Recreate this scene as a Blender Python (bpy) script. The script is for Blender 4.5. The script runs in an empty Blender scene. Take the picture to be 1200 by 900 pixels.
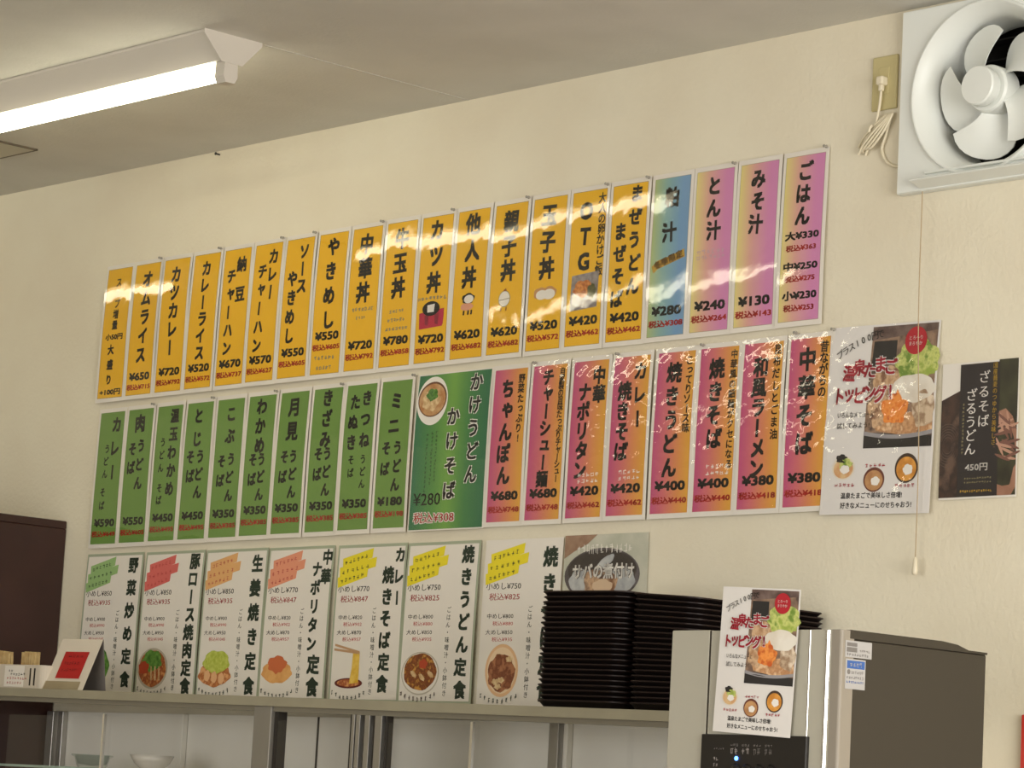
import bpy, bmesh, math, random
from mathutils import Vector, Matrix

random.seed(7)
S = bpy.context.scene
COL = S.collection
PI = math.pi

# ------------------------------------------------------------------ camera
cam_d = bpy.data.cameras.new('camera')
cam = bpy.data.objects.new('camera', cam_d)
COL.objects.link(cam)
cam_d.sensor_width = 36.0
cam_d.lens = 105.0
cam_d.clip_start = 0.05
R_ = Vector((0.6811, 0.7302, 0.0538)).normalized()
F_ = Vector((-0.7290, 0.6695, 0.1421)).normalized()
U_ = R_.cross(F_).normalized()
R_ = F_.cross(U_).normalized()
cam.matrix_world = Matrix(((R_.x, U_.x, -F_.x, 5.0), (R_.y, U_.y, -F_.y, -4.4541),
                           (R_.z, U_.z, -F_.z, 1.2), (0, 0, 0, 1)))
S.camera = cam

# ------------------------------------------------------------------ light
S.view_settings.view_transform = 'Standard'
S.view_settings.look = 'None'
S.view_settings.exposure = 0.0
S.view_settings.gamma = 1.0
S.view_settings.use_curve_mapping = False
w = bpy.data.worlds.new('sky')
S.world = w
w.use_nodes = True
w.node_tree.nodes['Background'].inputs[0].default_value = (0.75, 0.87, 1.0, 1)
w.node_tree.nodes['Background'].inputs[1].default_value = 1.0
TUBE = 10.5                      # radiance of the fluorescent tubes
def area(name, loc, rot, sx, sy, power, color):
    l = bpy.data.lights.new(name, 'AREA')
    l.shape = 'RECTANGLE'; l.size = sx; l.size_y = sy; l.energy = power; l.color = color
    o = bpy.data.objects.new(name, l); COL.objects.link(o)
    o.location = loc; o.rotation_euler = rot
    return o
# daylight entering by the window in the right wall and by the shop front behind the camera
area('daylight_side', (5.80, -2.1, 1.55), (0, PI / 2, 0), 1.7, 2.5, 182, (1.0, 0.96, 0.90))
area('daylight_front', (2.5, -7.62, 1.35), (PI / 2, 0, 0), 5.0, 1.9, 150, (1.0, 0.96, 0.90))

# ------------------------------------------------------------------ materials
MATS = {}
def mat(name, col, rough=0.6, metal=0.0, spec=0.5, emit=0.0, coat=0.0, mottle=None, scale=20, bump=0.0, bscale=60):
    if name in MATS: return MATS[name]
    m = bpy.data.materials.new(name); m.use_nodes = True
    nt = m.node_tree; b = nt.nodes['Principled BSDF']
    b.inputs['Base Color'].default_value = (*col, 1)
    b.inputs['Roughness'].default_value = rough
    b.inputs['Metallic'].default_value = metal
    b.inputs['Specular IOR Level'].default_value = spec
    b.inputs['Coat Weight'].default_value = coat
    if emit:
        b.inputs['Emission Color'].default_value = (*col, 1)
        b.inputs['Emission Strength'].default_value = emit
    if mottle or bump:
        tc = nt.nodes.new('ShaderNodeTexCoord')
    if mottle:
        n = nt.nodes.new('ShaderNodeTexNoise'); n.inputs['Scale'].default_value = scale
        n.inputs['Detail'].default_value = 4
        r = nt.nodes.new('ShaderNodeValToRGB')
        cs = [col] + list(mottle)
        r.color_ramp.elements[0].position = 0.36; r.color_ramp.elements[1].position = 0.64
        r.color_ramp.elements[0].color = (*cs[0], 1); r.color_ramp.elements[1].color = (*cs[-1], 1)
        for i, c in enumerate(cs[1:-1]):
            e = r.color_ramp.elements.new(0.36 + 0.28 * (i + 1) / (len(cs) - 1)); e.color = (*c, 1)
        nt.links.new(tc.outputs['Object'], n.inputs['Vector'])
        nt.links.new(n.outputs['Fac'], r.inputs['Fac'])
        nt.links.new(r.outputs['Color'], b.inputs['Base Color'])
    if bump:
        n2 = nt.nodes.new('ShaderNodeTexNoise'); n2.inputs['Scale'].default_value = bscale
        bp = nt.nodes.new('ShaderNodeBump'); bp.inputs['Strength'].default_value = bump
        bp.inputs['Distance'].default_value = 0.01
        nt.links.new(tc.outputs['Object'], n2.inputs['Vector'])
        nt.links.new(n2.outputs['Fac'], bp.inputs['Height'])
        nt.links.new(bp.outputs['Normal'], b.inputs['Normal'])
    MATS[name] = m
    return m
def srgb(r, g, b):
    f = lambda c: (c / 255 / 12.92) if c / 255 <= 0.04045 else ((c / 255 + 0.055) / 1.055) ** 2.4
    return (f(r), f(g), f(b))
def gradient(name, stops, ang=0.0, wob=0.0):
    """printed colour gradient over the panel's own UV; ang 0 = left to right"""
    if name in MATS: return MATS[name]
    m = bpy.data.materials.new(name); m.use_nodes = True
    nt = m.node_tree; b = nt.nodes['Principled BSDF']
    b.inputs['Roughness'].default_value = 0.6
    uv = nt.nodes.new('ShaderNodeUVMap')
    mp = nt.nodes.new('ShaderNodeVectorMath'); mp.operation = 'DOT_PRODUCT'
    mp.inputs[1].default_value = (math.cos(ang), math.sin(ang), 0)
    r = nt.nodes.new('ShaderNodeValToRGB')
    el = r.color_ramp.elements
    el[0].position, el[0].color = stops[0][0], (*stops[0][1], 1)
    el[1].position, el[1].color = stops[-1][0], (*stops[-1][1], 1)
    for p, c in stops[1:-1]:
        e = el.new(p); e.color = (*c, 1)
    nt.links.new(uv.outputs[0], mp.inputs[0])
    nt.links.new(mp.outputs['Value'], r.inputs['Fac'])
    nt.links.new(r.outputs['Color'], b.inputs['Base Color'])
    MATS[name] = m
    return m
def film_mat(name, bump, scale, ior=1.6, tint=(1, 1, 1), rough=0.03):
    """clear sheet: transparent with a Fresnel gloss"""
    if name in MATS: return MATS[name]
    m = bpy.data.materials.new(name); m.use_nodes = True
    nt = m.node_tree; nt.nodes.remove(nt.nodes['Principled BSDF'])
    out = nt.nodes['Material Output']
    tr = nt.nodes.new('ShaderNodeBsdfTransparent'); tr.inputs[0].default_value = (*tint, 1)
    gl = nt.nodes.new('ShaderNodeBsdfGlossy'); gl.inputs['Roughness'].default_value = rough
    fr = nt.nodes.new('ShaderNodeFresnel'); fr.inputs['IOR'].default_value = ior
    mx = nt.nodes.new('ShaderNodeMixShader')
    ge = nt.nodes.new('ShaderNodeNewGeometry')
    fa = nt.nodes.new('ShaderNodeMath'); fa.operation = 'SUBTRACT'; fa.inputs[0].default_value = 1.0
    fm = nt.nodes.new('ShaderNodeMath'); fm.operation = 'MULTIPLY'
    nt.links.new(ge.outputs['Backfacing'], fa.inputs[1]); nt.links.new(fa.outputs[0], fm.inputs[0]); nt.links.new(fr.outputs[0], fm.inputs[1])
    nt.links.new(fm.outputs[0], mx.inputs[0]); nt.links.new(tr.outputs[0], mx.inputs[1])
    nt.links.new(gl.outputs[0], mx.inputs[2]); nt.links.new(mx.outputs[0], out.inputs[0])
    if bump:
        tc = nt.nodes.new('ShaderNodeTexCoord')
        oi = nt.nodes.new('ShaderNodeObjectInfo')
        ad = nt.nodes.new('ShaderNodeVectorMath'); ad.operation = 'MULTIPLY_ADD'
        ad.inputs[1].default_value = (1, 1, 1)
        cx = nt.nodes.new('ShaderNodeCombineXYZ')
        mu = nt.nodes.new('ShaderNodeMath'); mu.operation = 'MULTIPLY'; mu.inputs[1].default_value = 37
        nt.links.new(oi.outputs['Random'], mu.inputs[0]); nt.links.new(mu.outputs[0], cx.inputs[1])
        nt.links.new(tc.outputs['Object'], ad.inputs[0]); nt.links.new(cx.outputs[0], ad.inputs[2])
        n2 = nt.nodes.new('ShaderNodeTexNoise'); n2.inputs['Scale'].default_value = scale
        n2.inputs['Detail'].default_value = 1.5
        bp = nt.nodes.new('ShaderNodeBump'); bp.inputs['Strength'].default_value = 1.0
        bp.inputs['Distance'].default_value = bump
        nt.links.new(ad.outputs[0], n2.inputs['Vector']); nt.links.new(n2.outputs['Fac'], bp.inputs['Height'])
        nt.links.new(bp.outputs['Normal'], gl.inputs['Normal'])
    MATS[name] = m
    return m

WALL = mat('wall_plaster', srgb(228, 221, 200), 0.75, mottle=[srgb(222, 213, 191)], scale=3, bump=0.12, bscale=90, spec=0.2)
CEIL = mat('ceiling_board', srgb(214, 211, 202), 0.8, mottle=[srgb(207, 204, 195)], scale=4, bump=0.1, bscale=120, spec=0.2)
PAPER = mat('white_paper', srgb(228, 222, 212), 0.6)
INK = mat('black_ink', srgb(14, 9, 6), 0.6)
RED = mat('red_ink', srgb(178, 34, 22), 0.6)
GREYINK = mat('grey_ink', srgb(150, 140, 100), 0.6)
WHITEINK = mat('white_ink', srgb(235, 230, 222), 0.6)
FILM = film_mat('clear_film', 0.0007, 16, rough=.045)
CRUMPLE = film_mat('crumpled_film', 0.0023, 24, rough=.045)
GLASS = film_mat('cabinet_glass', 0, 1, 1.5, (1, 1, 1), 0.01)
ALU = mat('aluminium', srgb(178, 176, 172), 0.35, 0.85)
CHROME = mat('chrome', srgb(235, 235, 235), 0.12, 1.0)
DARKLINE = mat('dark_joint', srgb(45, 40, 34), 0.7)

# ------------------------------------------------------------------ mesh helpers
class MB:
    def __init__(s): s.v = []; s.f = []; s.m = []; s.mats = []; s.uv = {}; s.smooth = set()
    def mi(s, m):
        if m not in s.mats: s.mats.append(m)
        return s.mats.index(m)
    def add(s, vs, fs, m, uvs=None, smooth=False):
        b = len(s.v); k = s.mi(m)
        s.v.extend([tuple(v) for v in vs])
        for f in fs:
            if smooth: s.smooth.add(len(s.f))
            if uvs: s.uv[len(s.f)] = [uvs[i] for i in f]
            s.f.append(tuple(i + b for i in f)); s.m.append(k)
        return s
    def build(s, name, parent=None, loc=None):
        me = bpy.data.meshes.new(name)
        me.from_pydata(s.v, [], s.f)
        for m in s.mats: me.materials.append(m)
        for i, p in enumerate(me.polygons):
            p.material_index = s.m[i]; p.use_smooth = i in s.smooth
        if s.uv:
            l = me.uv_layers.new(name='UVMap')
            for i, p in enumerate(me.polygons):
                if i in s.uv:
                    for j, li in enumerate(p.loop_indices): l.data[li].uv = s.uv[i][j]
        me.update()
        o = bpy.data.objects.new(name, me); COL.objects.link(o)
        if parent: o.parent = parent
        if loc: o.location = loc
        return o
    def box(s, x0, x1, y0, y1, z0, z1, m, bev=0.0):
        bm = bmesh.new()
        bmesh.ops.create_cube(bm, size=1)
        for v in bm.verts:
            v.co = Vector((x0 + (v.co.x + .5) * (x1 - x0), y0 + (v.co.y + .5) * (y1 - y0), z0 + (v.co.z + .5) * (z1 - z0)))
        if bev:
            bmesh.ops.bevel(bm, geom=bm.edges[:], offset=bev, segments=3, profile=.5, affect='EDGES')
        bmesh.ops.recalc_face_normals(bm, faces=bm.faces)
        bm.verts.index_update()
        s.add([v.co.copy() for v in bm.verts], [[v.index for v in f.verts] for f in bm.faces], m, smooth=False)
        bm.free(); return s
    def prism(s, pts, axis, a0, a1, m, smooth=False):
        """closed outline (2-D) extruded along an axis; for axis x pts=(y,z), y: (x,z), z: (x,y)"""
        def mk(p, a):
            return {'x': (a, p[0], p[1]), 'y': (p[0], a, p[1]), 'z': (p[0], p[1], a)}[axis]
        n = len(pts)
        vs = [mk(p, a0) for p in pts] + [mk(p, a1) for p in pts]
        fs = [(i, (i + 1) % n, n + (i + 1) % n, n + i) for i in range(n)]
        s.add(vs, fs, m, smooth=smooth)
        s.add(vs, [tuple(range(n)), tuple(range(n, 2 * n))], m)
        return s
    def tube(s, pts, r, m, n=10, sub=6):
        P = [Vector(p) for p in pts]
        if sub > 1 and len(P) > 2:
            Q = []
            for i in range(len(P) - 1):
                a = P[max(i - 1, 0)]; b = P[i]; c = P[i + 1]; d = P[min(i + 2, len(P) - 1)]
                for k in range(sub):
                    t = k / sub
                    Q.append(0.5 * ((2 * b) + (c - a) * t + (2 * a - 5 * b + 4 * c - d) * t * t + (3 * b - a - 3 * c + d) * t ** 3))
            Q.append(P[-1]); P = Q
        vs = []; fs = []
        prev = None
        for i, p in enumerate(P):
            t = (P[min(i + 1, len(P) - 1)] - P[max(i - 1, 0)]).normalized()
            if prev is None:
                a = Vector((0, 0, 1)) if abs(t.z) < .9 else Vector((1, 0, 0))
                prev = (a - t * a.dot(t)).normalized()
            else: prev = (prev - t * prev.dot(t)).normalized()
            q = t.cross(prev)
            for k in range(n):
                an = 2 * PI * k / n
                vs.append(p + r * (math.cos(an) * prev + math.sin(an) * q))
        for i in range(len(P) - 1):
            for k in range(n):
                fs.append((i * n + k, i * n + (k + 1) % n, (i + 1) * n + (k + 1) % n, (i + 1) * n + k))
        s.add(vs, fs, m, smooth=True)
        s.add(vs[:n] + vs[-n:], [tuple(range(n)), tuple(range(2 * n - 1, n - 1, -1))], m)
        return s
    def lathe(s, prof, c, axis, m, n=40, smooth=True, close=True):
        """profile (r, a) turned about an axis through c; axis 'y' or 'z'"""
        vs = []; fs = []
        for (r, a) in prof:
            for k in range(n):
                t = 2 * PI * k / n
                if axis == 'z': vs.append((c[0] + r * math.cos(t), c[1] + r * math.sin(t), c[2] + a))
                else: vs.append((c[0] + r * math.cos(t), c[1] + a, c[2] + r * math.sin(t)))
        for i in range(len(prof) - 1):
            for k in range(n):
                fs.append((i * n + k, i * n + (k + 1) % n, (i + 1) * n + (k + 1) % n, (i + 1) * n + k))
        s.add(vs, fs, m, smooth=smooth)
        if close:
            for i in (0, len(prof) - 1):
                if prof[i][0] > 1e-5: s.add(vs[i * n:(i + 1) * n], [tuple(range(n))], m)
        return s

def tag(o, label, cat, group=None, kind=None):
    if label: o['label'] = label
    if cat: o['category'] = cat
    if group: o['group'] = group
    if kind: o['kind'] = kind
    return o
def thing(name, loc, label, cat, group=None):
    o = bpy.data.objects.new(name, None); COL.objects.link(o)
    o.empty_display_size = 0.05
    o.location = loc
    return tag(o, label, cat, group)
def struct(mb, name):
    o = mb.build(name); o['kind'] = 'structure'; return o

# ------------------------------------------------------------------ lettering
GL = {}
def outline(txt, bold):
    """2-D triangles of a piece of text in the built-in font, cached; returns verts, faces and bounds"""
    k = (txt, bold)
    if k in GL: return GL[k]
    if bold:                                   # a heavier stroke: the thin letter laid over itself a little shifted
        v0, f0, _ = outline(txt, 0); vs = []; fs = []
        r = bold * .95
        for dx, dy in ((r, r), (-r, r), (r, -r), (-r, -r), (0, 0)) if bold > .015 else ((r, 0), (-r, 0)):
            o_ = len(vs); vs += [(x + dx, y + dy) for x, y in v0]; fs += [tuple(i + o_ for i in f) for f in f0]
        b = (min(v[0] for v in vs), min(v[1] for v in vs), max(v[0] for v in vs), max(v[1] for v in vs))
        GL[k] = (vs, fs, b); return GL[k]
    c = bpy.data.curves.new('t', 'FONT'); c.body = txt; c.size = 1.0; c.resolution_u = 2
    c.dimensions = '2D'; c.fill_mode = 'FRONT'
    o = bpy.data.objects.new('t', c); COL.objects.link(o)
    dg = bpy.context.evaluated_depsgraph_get(); dg.update()
    e = o.evaluated_get(dg); me = e.to_mesh()
    vs = [(v.co.x, v.co.y) for v in me.vertices]; fs = [tuple(p.vertices) for p in me.polygons]
    e.to_mesh_clear()
    bpy.data.objects.remove(o); bpy.data.curves.remove(c)
    if not vs: vs = [(0, 0)]
    b = (min(v[0] for v in vs), min(v[1] for v in vs), max(v[0] for v in vs), max(v[1] for v in vs))
    GL[k] = (vs, fs, b)
    return GL[k]
_, _, EB = outline('国', 0.0)
EM = max(EB[2] - EB[0], EB[3] - EB[1]) / 0.9
ECX, ECY = (EB[0] + EB[2]) / 2, (EB[1] + EB[3]) / 2

class Surf:
    """a flat sheet in space: a to the right, b DOWN from its top left corner, h off its face; bow = gentle waviness"""
    def __init__(s, o, ux, uz, n, wd, ht, bow=None):
        s.o = Vector(o); s.ux = Vector(ux).normalized(); s.uz = Vector(uz).normalized(); s.n = Vector(n).normalized()
        s.w = wd; s.h = ht; s.bow = bow
    def p(s, a, b, h=0.0):
        bw = s.bow(a, b) if s.bow else 0.0
        return s.o + s.ux * a + s.uz * b + s.n * (h + bw)
    def grid(s, mb, a0, b0, a1, b1, h, m, nx=4, ny=8):
        vs = []; uv = []
        for j in range(ny + 1):
            for i in range(nx + 1):
                vs.append(s.p(a0 + (a1 - a0) * i / nx, b0 + (b1 - b0) * j / ny, h)); uv.append((i / nx, 1 - j / ny))
        fs = [(j * (nx + 1) + i, (j + 1) * (nx + 1) + i, (j + 1) * (nx + 1) + i + 1, j * (nx + 1) + i + 1) for j in range(ny) for i in range(nx)]
        mb.add(vs, fs, m, uv, smooth=True)
    def slab(s, mb, a0, b0, a1, b1, h0, h1, m, nx=4, ny=8):
        s.grid(mb, a0, b0, a1, b1, h1, m, nx, ny); s.grid(mb, a1, b0, a0, b1, h0, m, nx, ny)
        rim = [(a0 + (a1 - a0) * i / nx, b0) for i in range(nx)] + [(a1, b0 + (b1 - b0) * i / ny) for i in range(ny)] + \
              [(a1 + (a0 - a1) * i / nx, b1) for i in range(nx)] + [(a0, b1 + (b0 - b1) * i / ny) for i in range(ny)]
        n = len(rim)
        vs = [s.p(a, b, h0) for a, b in rim] + [s.p(a, b, h1) for a, b in rim]
        mb.add(vs, [(i, (i + 1) % n, n + (i + 1) % n, n + i) for i in range(n)], m)
    def poly(s, mb, pts, h, m):
        if len(pts) == 4:
            P4 = [Vector(p) for p in pts]
            nx = max(1, min(10, int(max((P4[1] - P4[0]).length, (P4[2] - P4[3]).length) / .012)))
            ny = max(1, min(12, int(max((P4[3] - P4[0]).length, (P4[2] - P4[1]).length) / .012)))
            if nx * ny > 1:
                vs = []
                for j in range(ny + 1):
                    for i in range(nx + 1):
                        u, v = i / nx, j / ny
                        q = P4[0] * (1 - u) * (1 - v) + P4[1] * u * (1 - v) + P4[2] * u * v + P4[3] * (1 - u) * v
                        vs.append(s.p(q.x, q.y, h))
                mb.add(vs, [(j * (nx + 1) + i, (j + 1) * (nx + 1) + i, (j + 1) * (nx + 1) + i + 1, j * (nx + 1) + i + 1) for j in range(ny) for i in range(nx)], m)
                return
        mb.add([s.p(a, b, h) for a, b in pts], [tuple(range(len(pts)))[::-1]], m)
    def ell(s, mb, a, b, ra, rb, h, m, n=28, wob=0.0, rot=0.0, lob=5):
        ph = random.uniform(0, 6)
        pts = []
        for k in range(n):
            t = 2 * PI * k / n
            q = 1 + wob * math.sin(lob * t + ph) + wob * .6 * math.sin((lob + 4) * t + 2 * ph)
            x, y = ra * q * math.cos(t), rb * q * math.sin(t)
            pts.append((a + x * math.cos(rot) - y * math.sin(rot), b + x * math.sin(rot) + y * math.cos(rot)))
        vs = [s.p(a, b, h)] + [s.p(x, y, h) for x, y in pts]
        mb.add(vs, [(0, k + 1, (k + 1) % n + 1) for k in range(n)], m)
    def text(s, mb, txt, a0, b0, a1, b1, h, m, bold=0.02, rot=0.0):
        """text stretched into the box a0..a1, b0..b1"""
        vs, fs, B = outline(txt, bold)
        sx = (a1 - a0) / max(B[2] - B[0], 1e-6); sy = (b1 - b0) / max(B[3] - B[1], 1e-6)
        ca, cb = (a0 + a1) / 2, (b0 + b1) / 2
        out = []
        for x, y in vs:
            da = (x - (B[0] + B[2]) / 2) * sx; db = -(y - (B[1] + B[3]) / 2) * sy
            out.append(s.p(ca + da * math.cos(rot) - db * math.sin(rot), cb + da * math.sin(rot) + db * math.cos(rot), h))
        mb.add(out, fs, m)
    def char(s, mb, ch, a, b, sa, sb, h, m, bold=0.02, rot=0.0, vert=True):
        vs, fs, B = outline(ch, bold)
        out = []
        for x, y in vs:
            X = (x - ECX) / EM; Y = (y - ECY) / EM
            if vert and ch in 'ー':
                X, Y = Y, -X
                X = -X
            if ch.isascii():
                X = (x - (B[0] + B[2]) / 2) / EM; Y = (y - (B[1] + B[3]) / 2) / EM
            if vert and ch in 'ャュョッゃゅょっァィェ': X += .1; Y += .1
            if rot: X, Y = X * math.cos(rot) + Y * math.sin(rot), -X * math.sin(rot) + Y * math.cos(rot)
            out.append(s.p(a + X * sa, b - Y * sb, h))
        mb.add(out, fs, m)
    def vcol(s, mb, txt, a, b0, b1, sa, h, m, bold=0.02, sb=None, jit=0.0):
        """a column of characters, the first centred at b0, the last at b1"""
        n = len(txt)
        for i, ch in enumerate(txt):
            if ch == ' ': continue
            b = b0 + (b1 - b0) * (i / (n - 1) if n > 1 else 0)
            s.char(mb, ch, a + random.uniform(-jit, jit) * sa, b, sa, sb or sa, h, m, bold, random.uniform(-jit, jit))
    def scrib(s, mb, a, b, wd, ht, h, m, n=5, vert=False, th=1.0):
        """small handwriting too fine to read: n clusters of strokes"""
        for i in range(n):
            if vert: ca, cb, cw, chh = a, b + ht * i / n, wd, ht / n * .8
            else: ca, cb, cw, chh = a + wd * i / n, b, wd / n * .8, ht
            for k in range(4):
                t = max(min(cw, chh) * .11, .0007) * th
                if k % 2:
                    x = ca + cw * random.uniform(.05, .8); y0 = cb + chh * random.uniform(0, .25); y1 = cb + chh * random.uniform(.7, 1)
                    s.poly(mb, [(x, y0), (x + t, y0), (x + t, y1), (x, y1)], h, m)
                else:
                    y = cb + chh * random.uniform(.05, .85); x0 = ca + cw * random.uniform(0, .2); x1 = ca + cw * random.uniform(.7, 1)
                    s.poly(mb, [(x0, y), (x1, y - t * .5), (x1, y + t * .6), (x0, y + t)], h, m)

def wall_surf(wd, ht, seed, amp=0.0008, tilt=0.0):
    rr = random.Random(seed)
    p1, p2, p3 = rr.uniform(0, 6), rr.uniform(0, 6), rr.uniform(0, 6)
    tl = tilt; cb = rr.uniform(.0035, .0085) * (ht > .3); tw = -rr.uniform(.001, .004)
    def bow(a, b):
        return 0.004 + amp * .35 * math.sin(a * 34 + p1) + amp * .4 * math.sin(b * 26 + p2 + a * 9) + amp * .6 * math.sin(b * 11 + p3) + cb * (1 - math.exp(-b / .1)) + tl * (1 - b / ht) + tw * (a / wd - .5) * (b / ht - .5)
    return Surf((0, 0, 0), (1, 0, 0), (0, 0, -1), (0, -1, 0), wd, ht, bow)

# ================================================================== ROOM
ZC = 2.822
X0, X1, Y0 = -4.6, 5.7, -7.5
m = MB(); m.box(X0, X1, Y0, 0.16, -0.1, 0, mat('floor_tile', srgb(150, 138, 120), 0.5, mottle=[srgb(136, 124, 106)], scale=6)); struct(m, 'floor')
m = MB(); m.box(X0, X1, Y0, 0.16, ZC, ZC + 0.1, CEIL); struct(m, 'ceiling')
HX0, HX1, HZ0, HZ1 = 1.312, 1.618, 2.475, 2.781          # hole for the fan
m = MB()
for (a, b, c, d) in ((X0, HX0, 0, ZC), (HX1, X1, 0, ZC), (HX0, HX1, 0, HZ0), (HX0, HX1, HZ1, ZC)): m.box(a, b, 0, 0.16, c, d, WALL)
struct(m, 'wall_back')
m = MB(); m.box(X0 - .12, X0, Y0, 0.16, 0, ZC, WALL); struct(m, 'wall_left')
m = MB()
for (a, b, c, d) in ((Y0, -3.4, 0, ZC), (-0.8, 0.16, 0, ZC), (-3.4, -0.8, 0, 0.7), (-3.4, -0.8, 2.4, ZC)): m.box(X1, X1 + .12, a, b, c, d, WALL)
struct(m, 'wall_right')
m = MB()
for (a, b, c, d) in ((X0, 0, 0, ZC), (5.0, X1, 0, ZC), (0, 5, 0, 0.4), (0, 5, 2.3, ZC)): m.box(a, b, Y0 - .12, Y0, c, d, WALL)
struct(m, 'wall_front')
m = MB()
for z in (0.7, 1.53, 2.36): m.box(X1 + .02, X1 + .08, -3.4, -0.8, z, z + .04, ALU)
for y in (-3.4, -2.12, -0.84): m.box(X1 + .02, X1 + .08, y, y + .04, 0.7, 2.4, ALU)
struct(m, 'window_1')
m = MB()
for z in (0.4, 2.26): m.box(0, 5, Y0 - .08, Y0 - .02, z, z + .04, ALU)
for x in (0, 1.65, 3.3, 4.96): m.box(x, x + .04, Y0 - .08, Y0 - .02, 0.4, 2.3, ALU)
struct(m, 'window_2')
m = MB()
hp = mat('hatch_board', srgb(196, 190, 172), 0.8)
m.box(-2.0, -1.39, -0.90, -0.292, ZC - 0.004, ZC, hp)
for (a, b, c, d) in ((-2.006, -1.384, -0.293, -0.287), (-2.006, -1.384, -0.906, -0.9), (-1.39, -1.384, -0.9, -0.29), (-2.006, -2.0, -0.9, -0.29)):
    m.box(a, b, c, d, ZC - 0.0045, ZC, mat('hatch_gap', srgb(104, 94, 78), .8))
struct(m, 'trim_1')
m = MB(); m.box(-0.051, -0.048, -0.60, -0.001, ZC - 0.0012, ZC, mat('joint_shade', srgb(192, 188, 178), .8)); struct(m, 'trim_2')

# dark wooden cupboard whose side closes off the left end of the shelf
WOOD = mat('dark_wood', srgb(58, 30, 24), 0.45, mottle=[srgb(46, 22, 18)], scale=5)
c = thing('wooden_cupboard', (-1.545, 0, 0), 'dark brown wooden cupboard side at the left edge, behind the tent card', 'cupboard')
m = MB(); m.box(-0.62, 0, -0.62, -0.002, 0.06, 1.875, WOOD, .003); m.build('carcass', c)
m = MB(); m.box(-0.63, 0.0, -0.63, -0.002, 1.875, 1.896, WOOD, .003); m.build('top_board', c)
m = MB(); m.box(-0.60, -0.02, -0.6, -0.02, 0, 0.06, DARKLINE); m.build('plinth', c)
for k, (a, b) in enumerate(((-0.615, -0.315), (-0.305, -0.005))):
    m = MB(); m.box(a, b, -0.64, -0.62, 0.08, 1.865, WOOD, .003); d = m.build('door', c)
    m = MB(); kx = b - .03 if k == 0 else a + .03
    m.lathe([(.006, 0), (.006, -.012), (.012, -.02), (.009, -.028)], (kx, -.64, 1.0), 'y', ALU, 16); m.build('knob', d)

# ================================================================== LAMPS
LAMPW = mat('lamp_enamel', srgb(206, 200, 190), 0.45)
TUBEM = mat('tube_glow', (1.0, 0.94, 0.72), 0.4, emit=TUBE)
def lamp(xr, y, label, length=1.24):
    t = thing('ceiling_lamp', (xr, y, ZC), label, 'lamp', 'fluorescent ceiling lamps')
    prof = [(-.075, 0), (-.075, -.006), (-.026, -.058), (.026, -.058), (.075, -.006), (.075, 0)]
    m = MB(); m.prism(prof, 'x', -length, 0, LAMPW); m.build('housing', t)
    big = [(-.078, 0), (-.078, -.009), (-.028, -.062), (.028, -.062), (.078, -.009), (.078, 0)]
    for x0, x1 in ((0, .004), (-length - .004, -length)):
        m = MB(); m.prism(big, 'x', x0, x1, LAMPW); m.build('end_plate', t)
    for x0, x1 in ((-.03, .002), (-length - .002, -length + .03)):
        m = MB(); m.prism([(-.017, -.055), (-.019, -.09), (-.012, -.104), (.012, -.104), (.019, -.09), (.017, -.055)], 'x', x0, x1, LAMPW); m.build('socket', t)
    m = MB(); m.tube([(-length + .03, 0, -.080), (-.03, 0, -.080)], .0155, TUBEM, 16, 1)
    m.build('tube', t)
    return t
lamp(-0.046, -0.69, 'white fluorescent ceiling lamp glowing at the upper left of the picture')
lamp(-2.06, -0.69, 'white fluorescent ceiling lamp further left, in line with the one over the menu wall')
lamp(-0.42, -1.66, 'white fluorescent ceiling lamp in the second row out from the menu wall')
lamp(-1.36, -3.1, 'white fluorescent ceiling lamp in the third row out from the menu wall')

# ================================================================== MENU STRIPS
YEL = mat('print_yellow', srgb(232, 178, 18), 0.6)
YELD = mat('print_yellow_edge', srgb(120, 92, 30), 0.6)
GRN = mat('print_green', srgb(104, 142, 62), 0.6)
BLU = gradient('print_blue', [(0, srgb(168, 184, 120)), (.35, srgb(130, 170, 165)), (.8, srgb(108, 150, 190)), (1, srgb(112, 150, 185))])
PNK = gradient('print_pink', [(0, srgb(222, 208, 128)), (.35, srgb(214, 160, 148)), (.8, srgb(206, 130, 176)), (1, srgb(204, 130, 178))])
ORG = gradient('print_rose', [(0, srgb(186, 72, 122)), (.35, srgb(204, 106, 108)), (.7, srgb(214, 138, 76)), (1, srgb(218, 160, 48))])
BGR = gradient('print_deep_green', [(0, srgb(44, 108, 76)), (.3, srgb(84, 140, 66)), (.5, srgb(110, 160, 66)), (.75, srgb(60, 122, 66)), (1, srgb(40, 104, 70))])
TH = ['', 'first', 'second', 'third', 'fourth', 'fifth', 'sixth', 'seventh', 'eighth', 'ninth', 'tenth', '11th', '12th', '13th', '14th', '15th', '16th', '17th', '18th', '19th', '20th']

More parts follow.
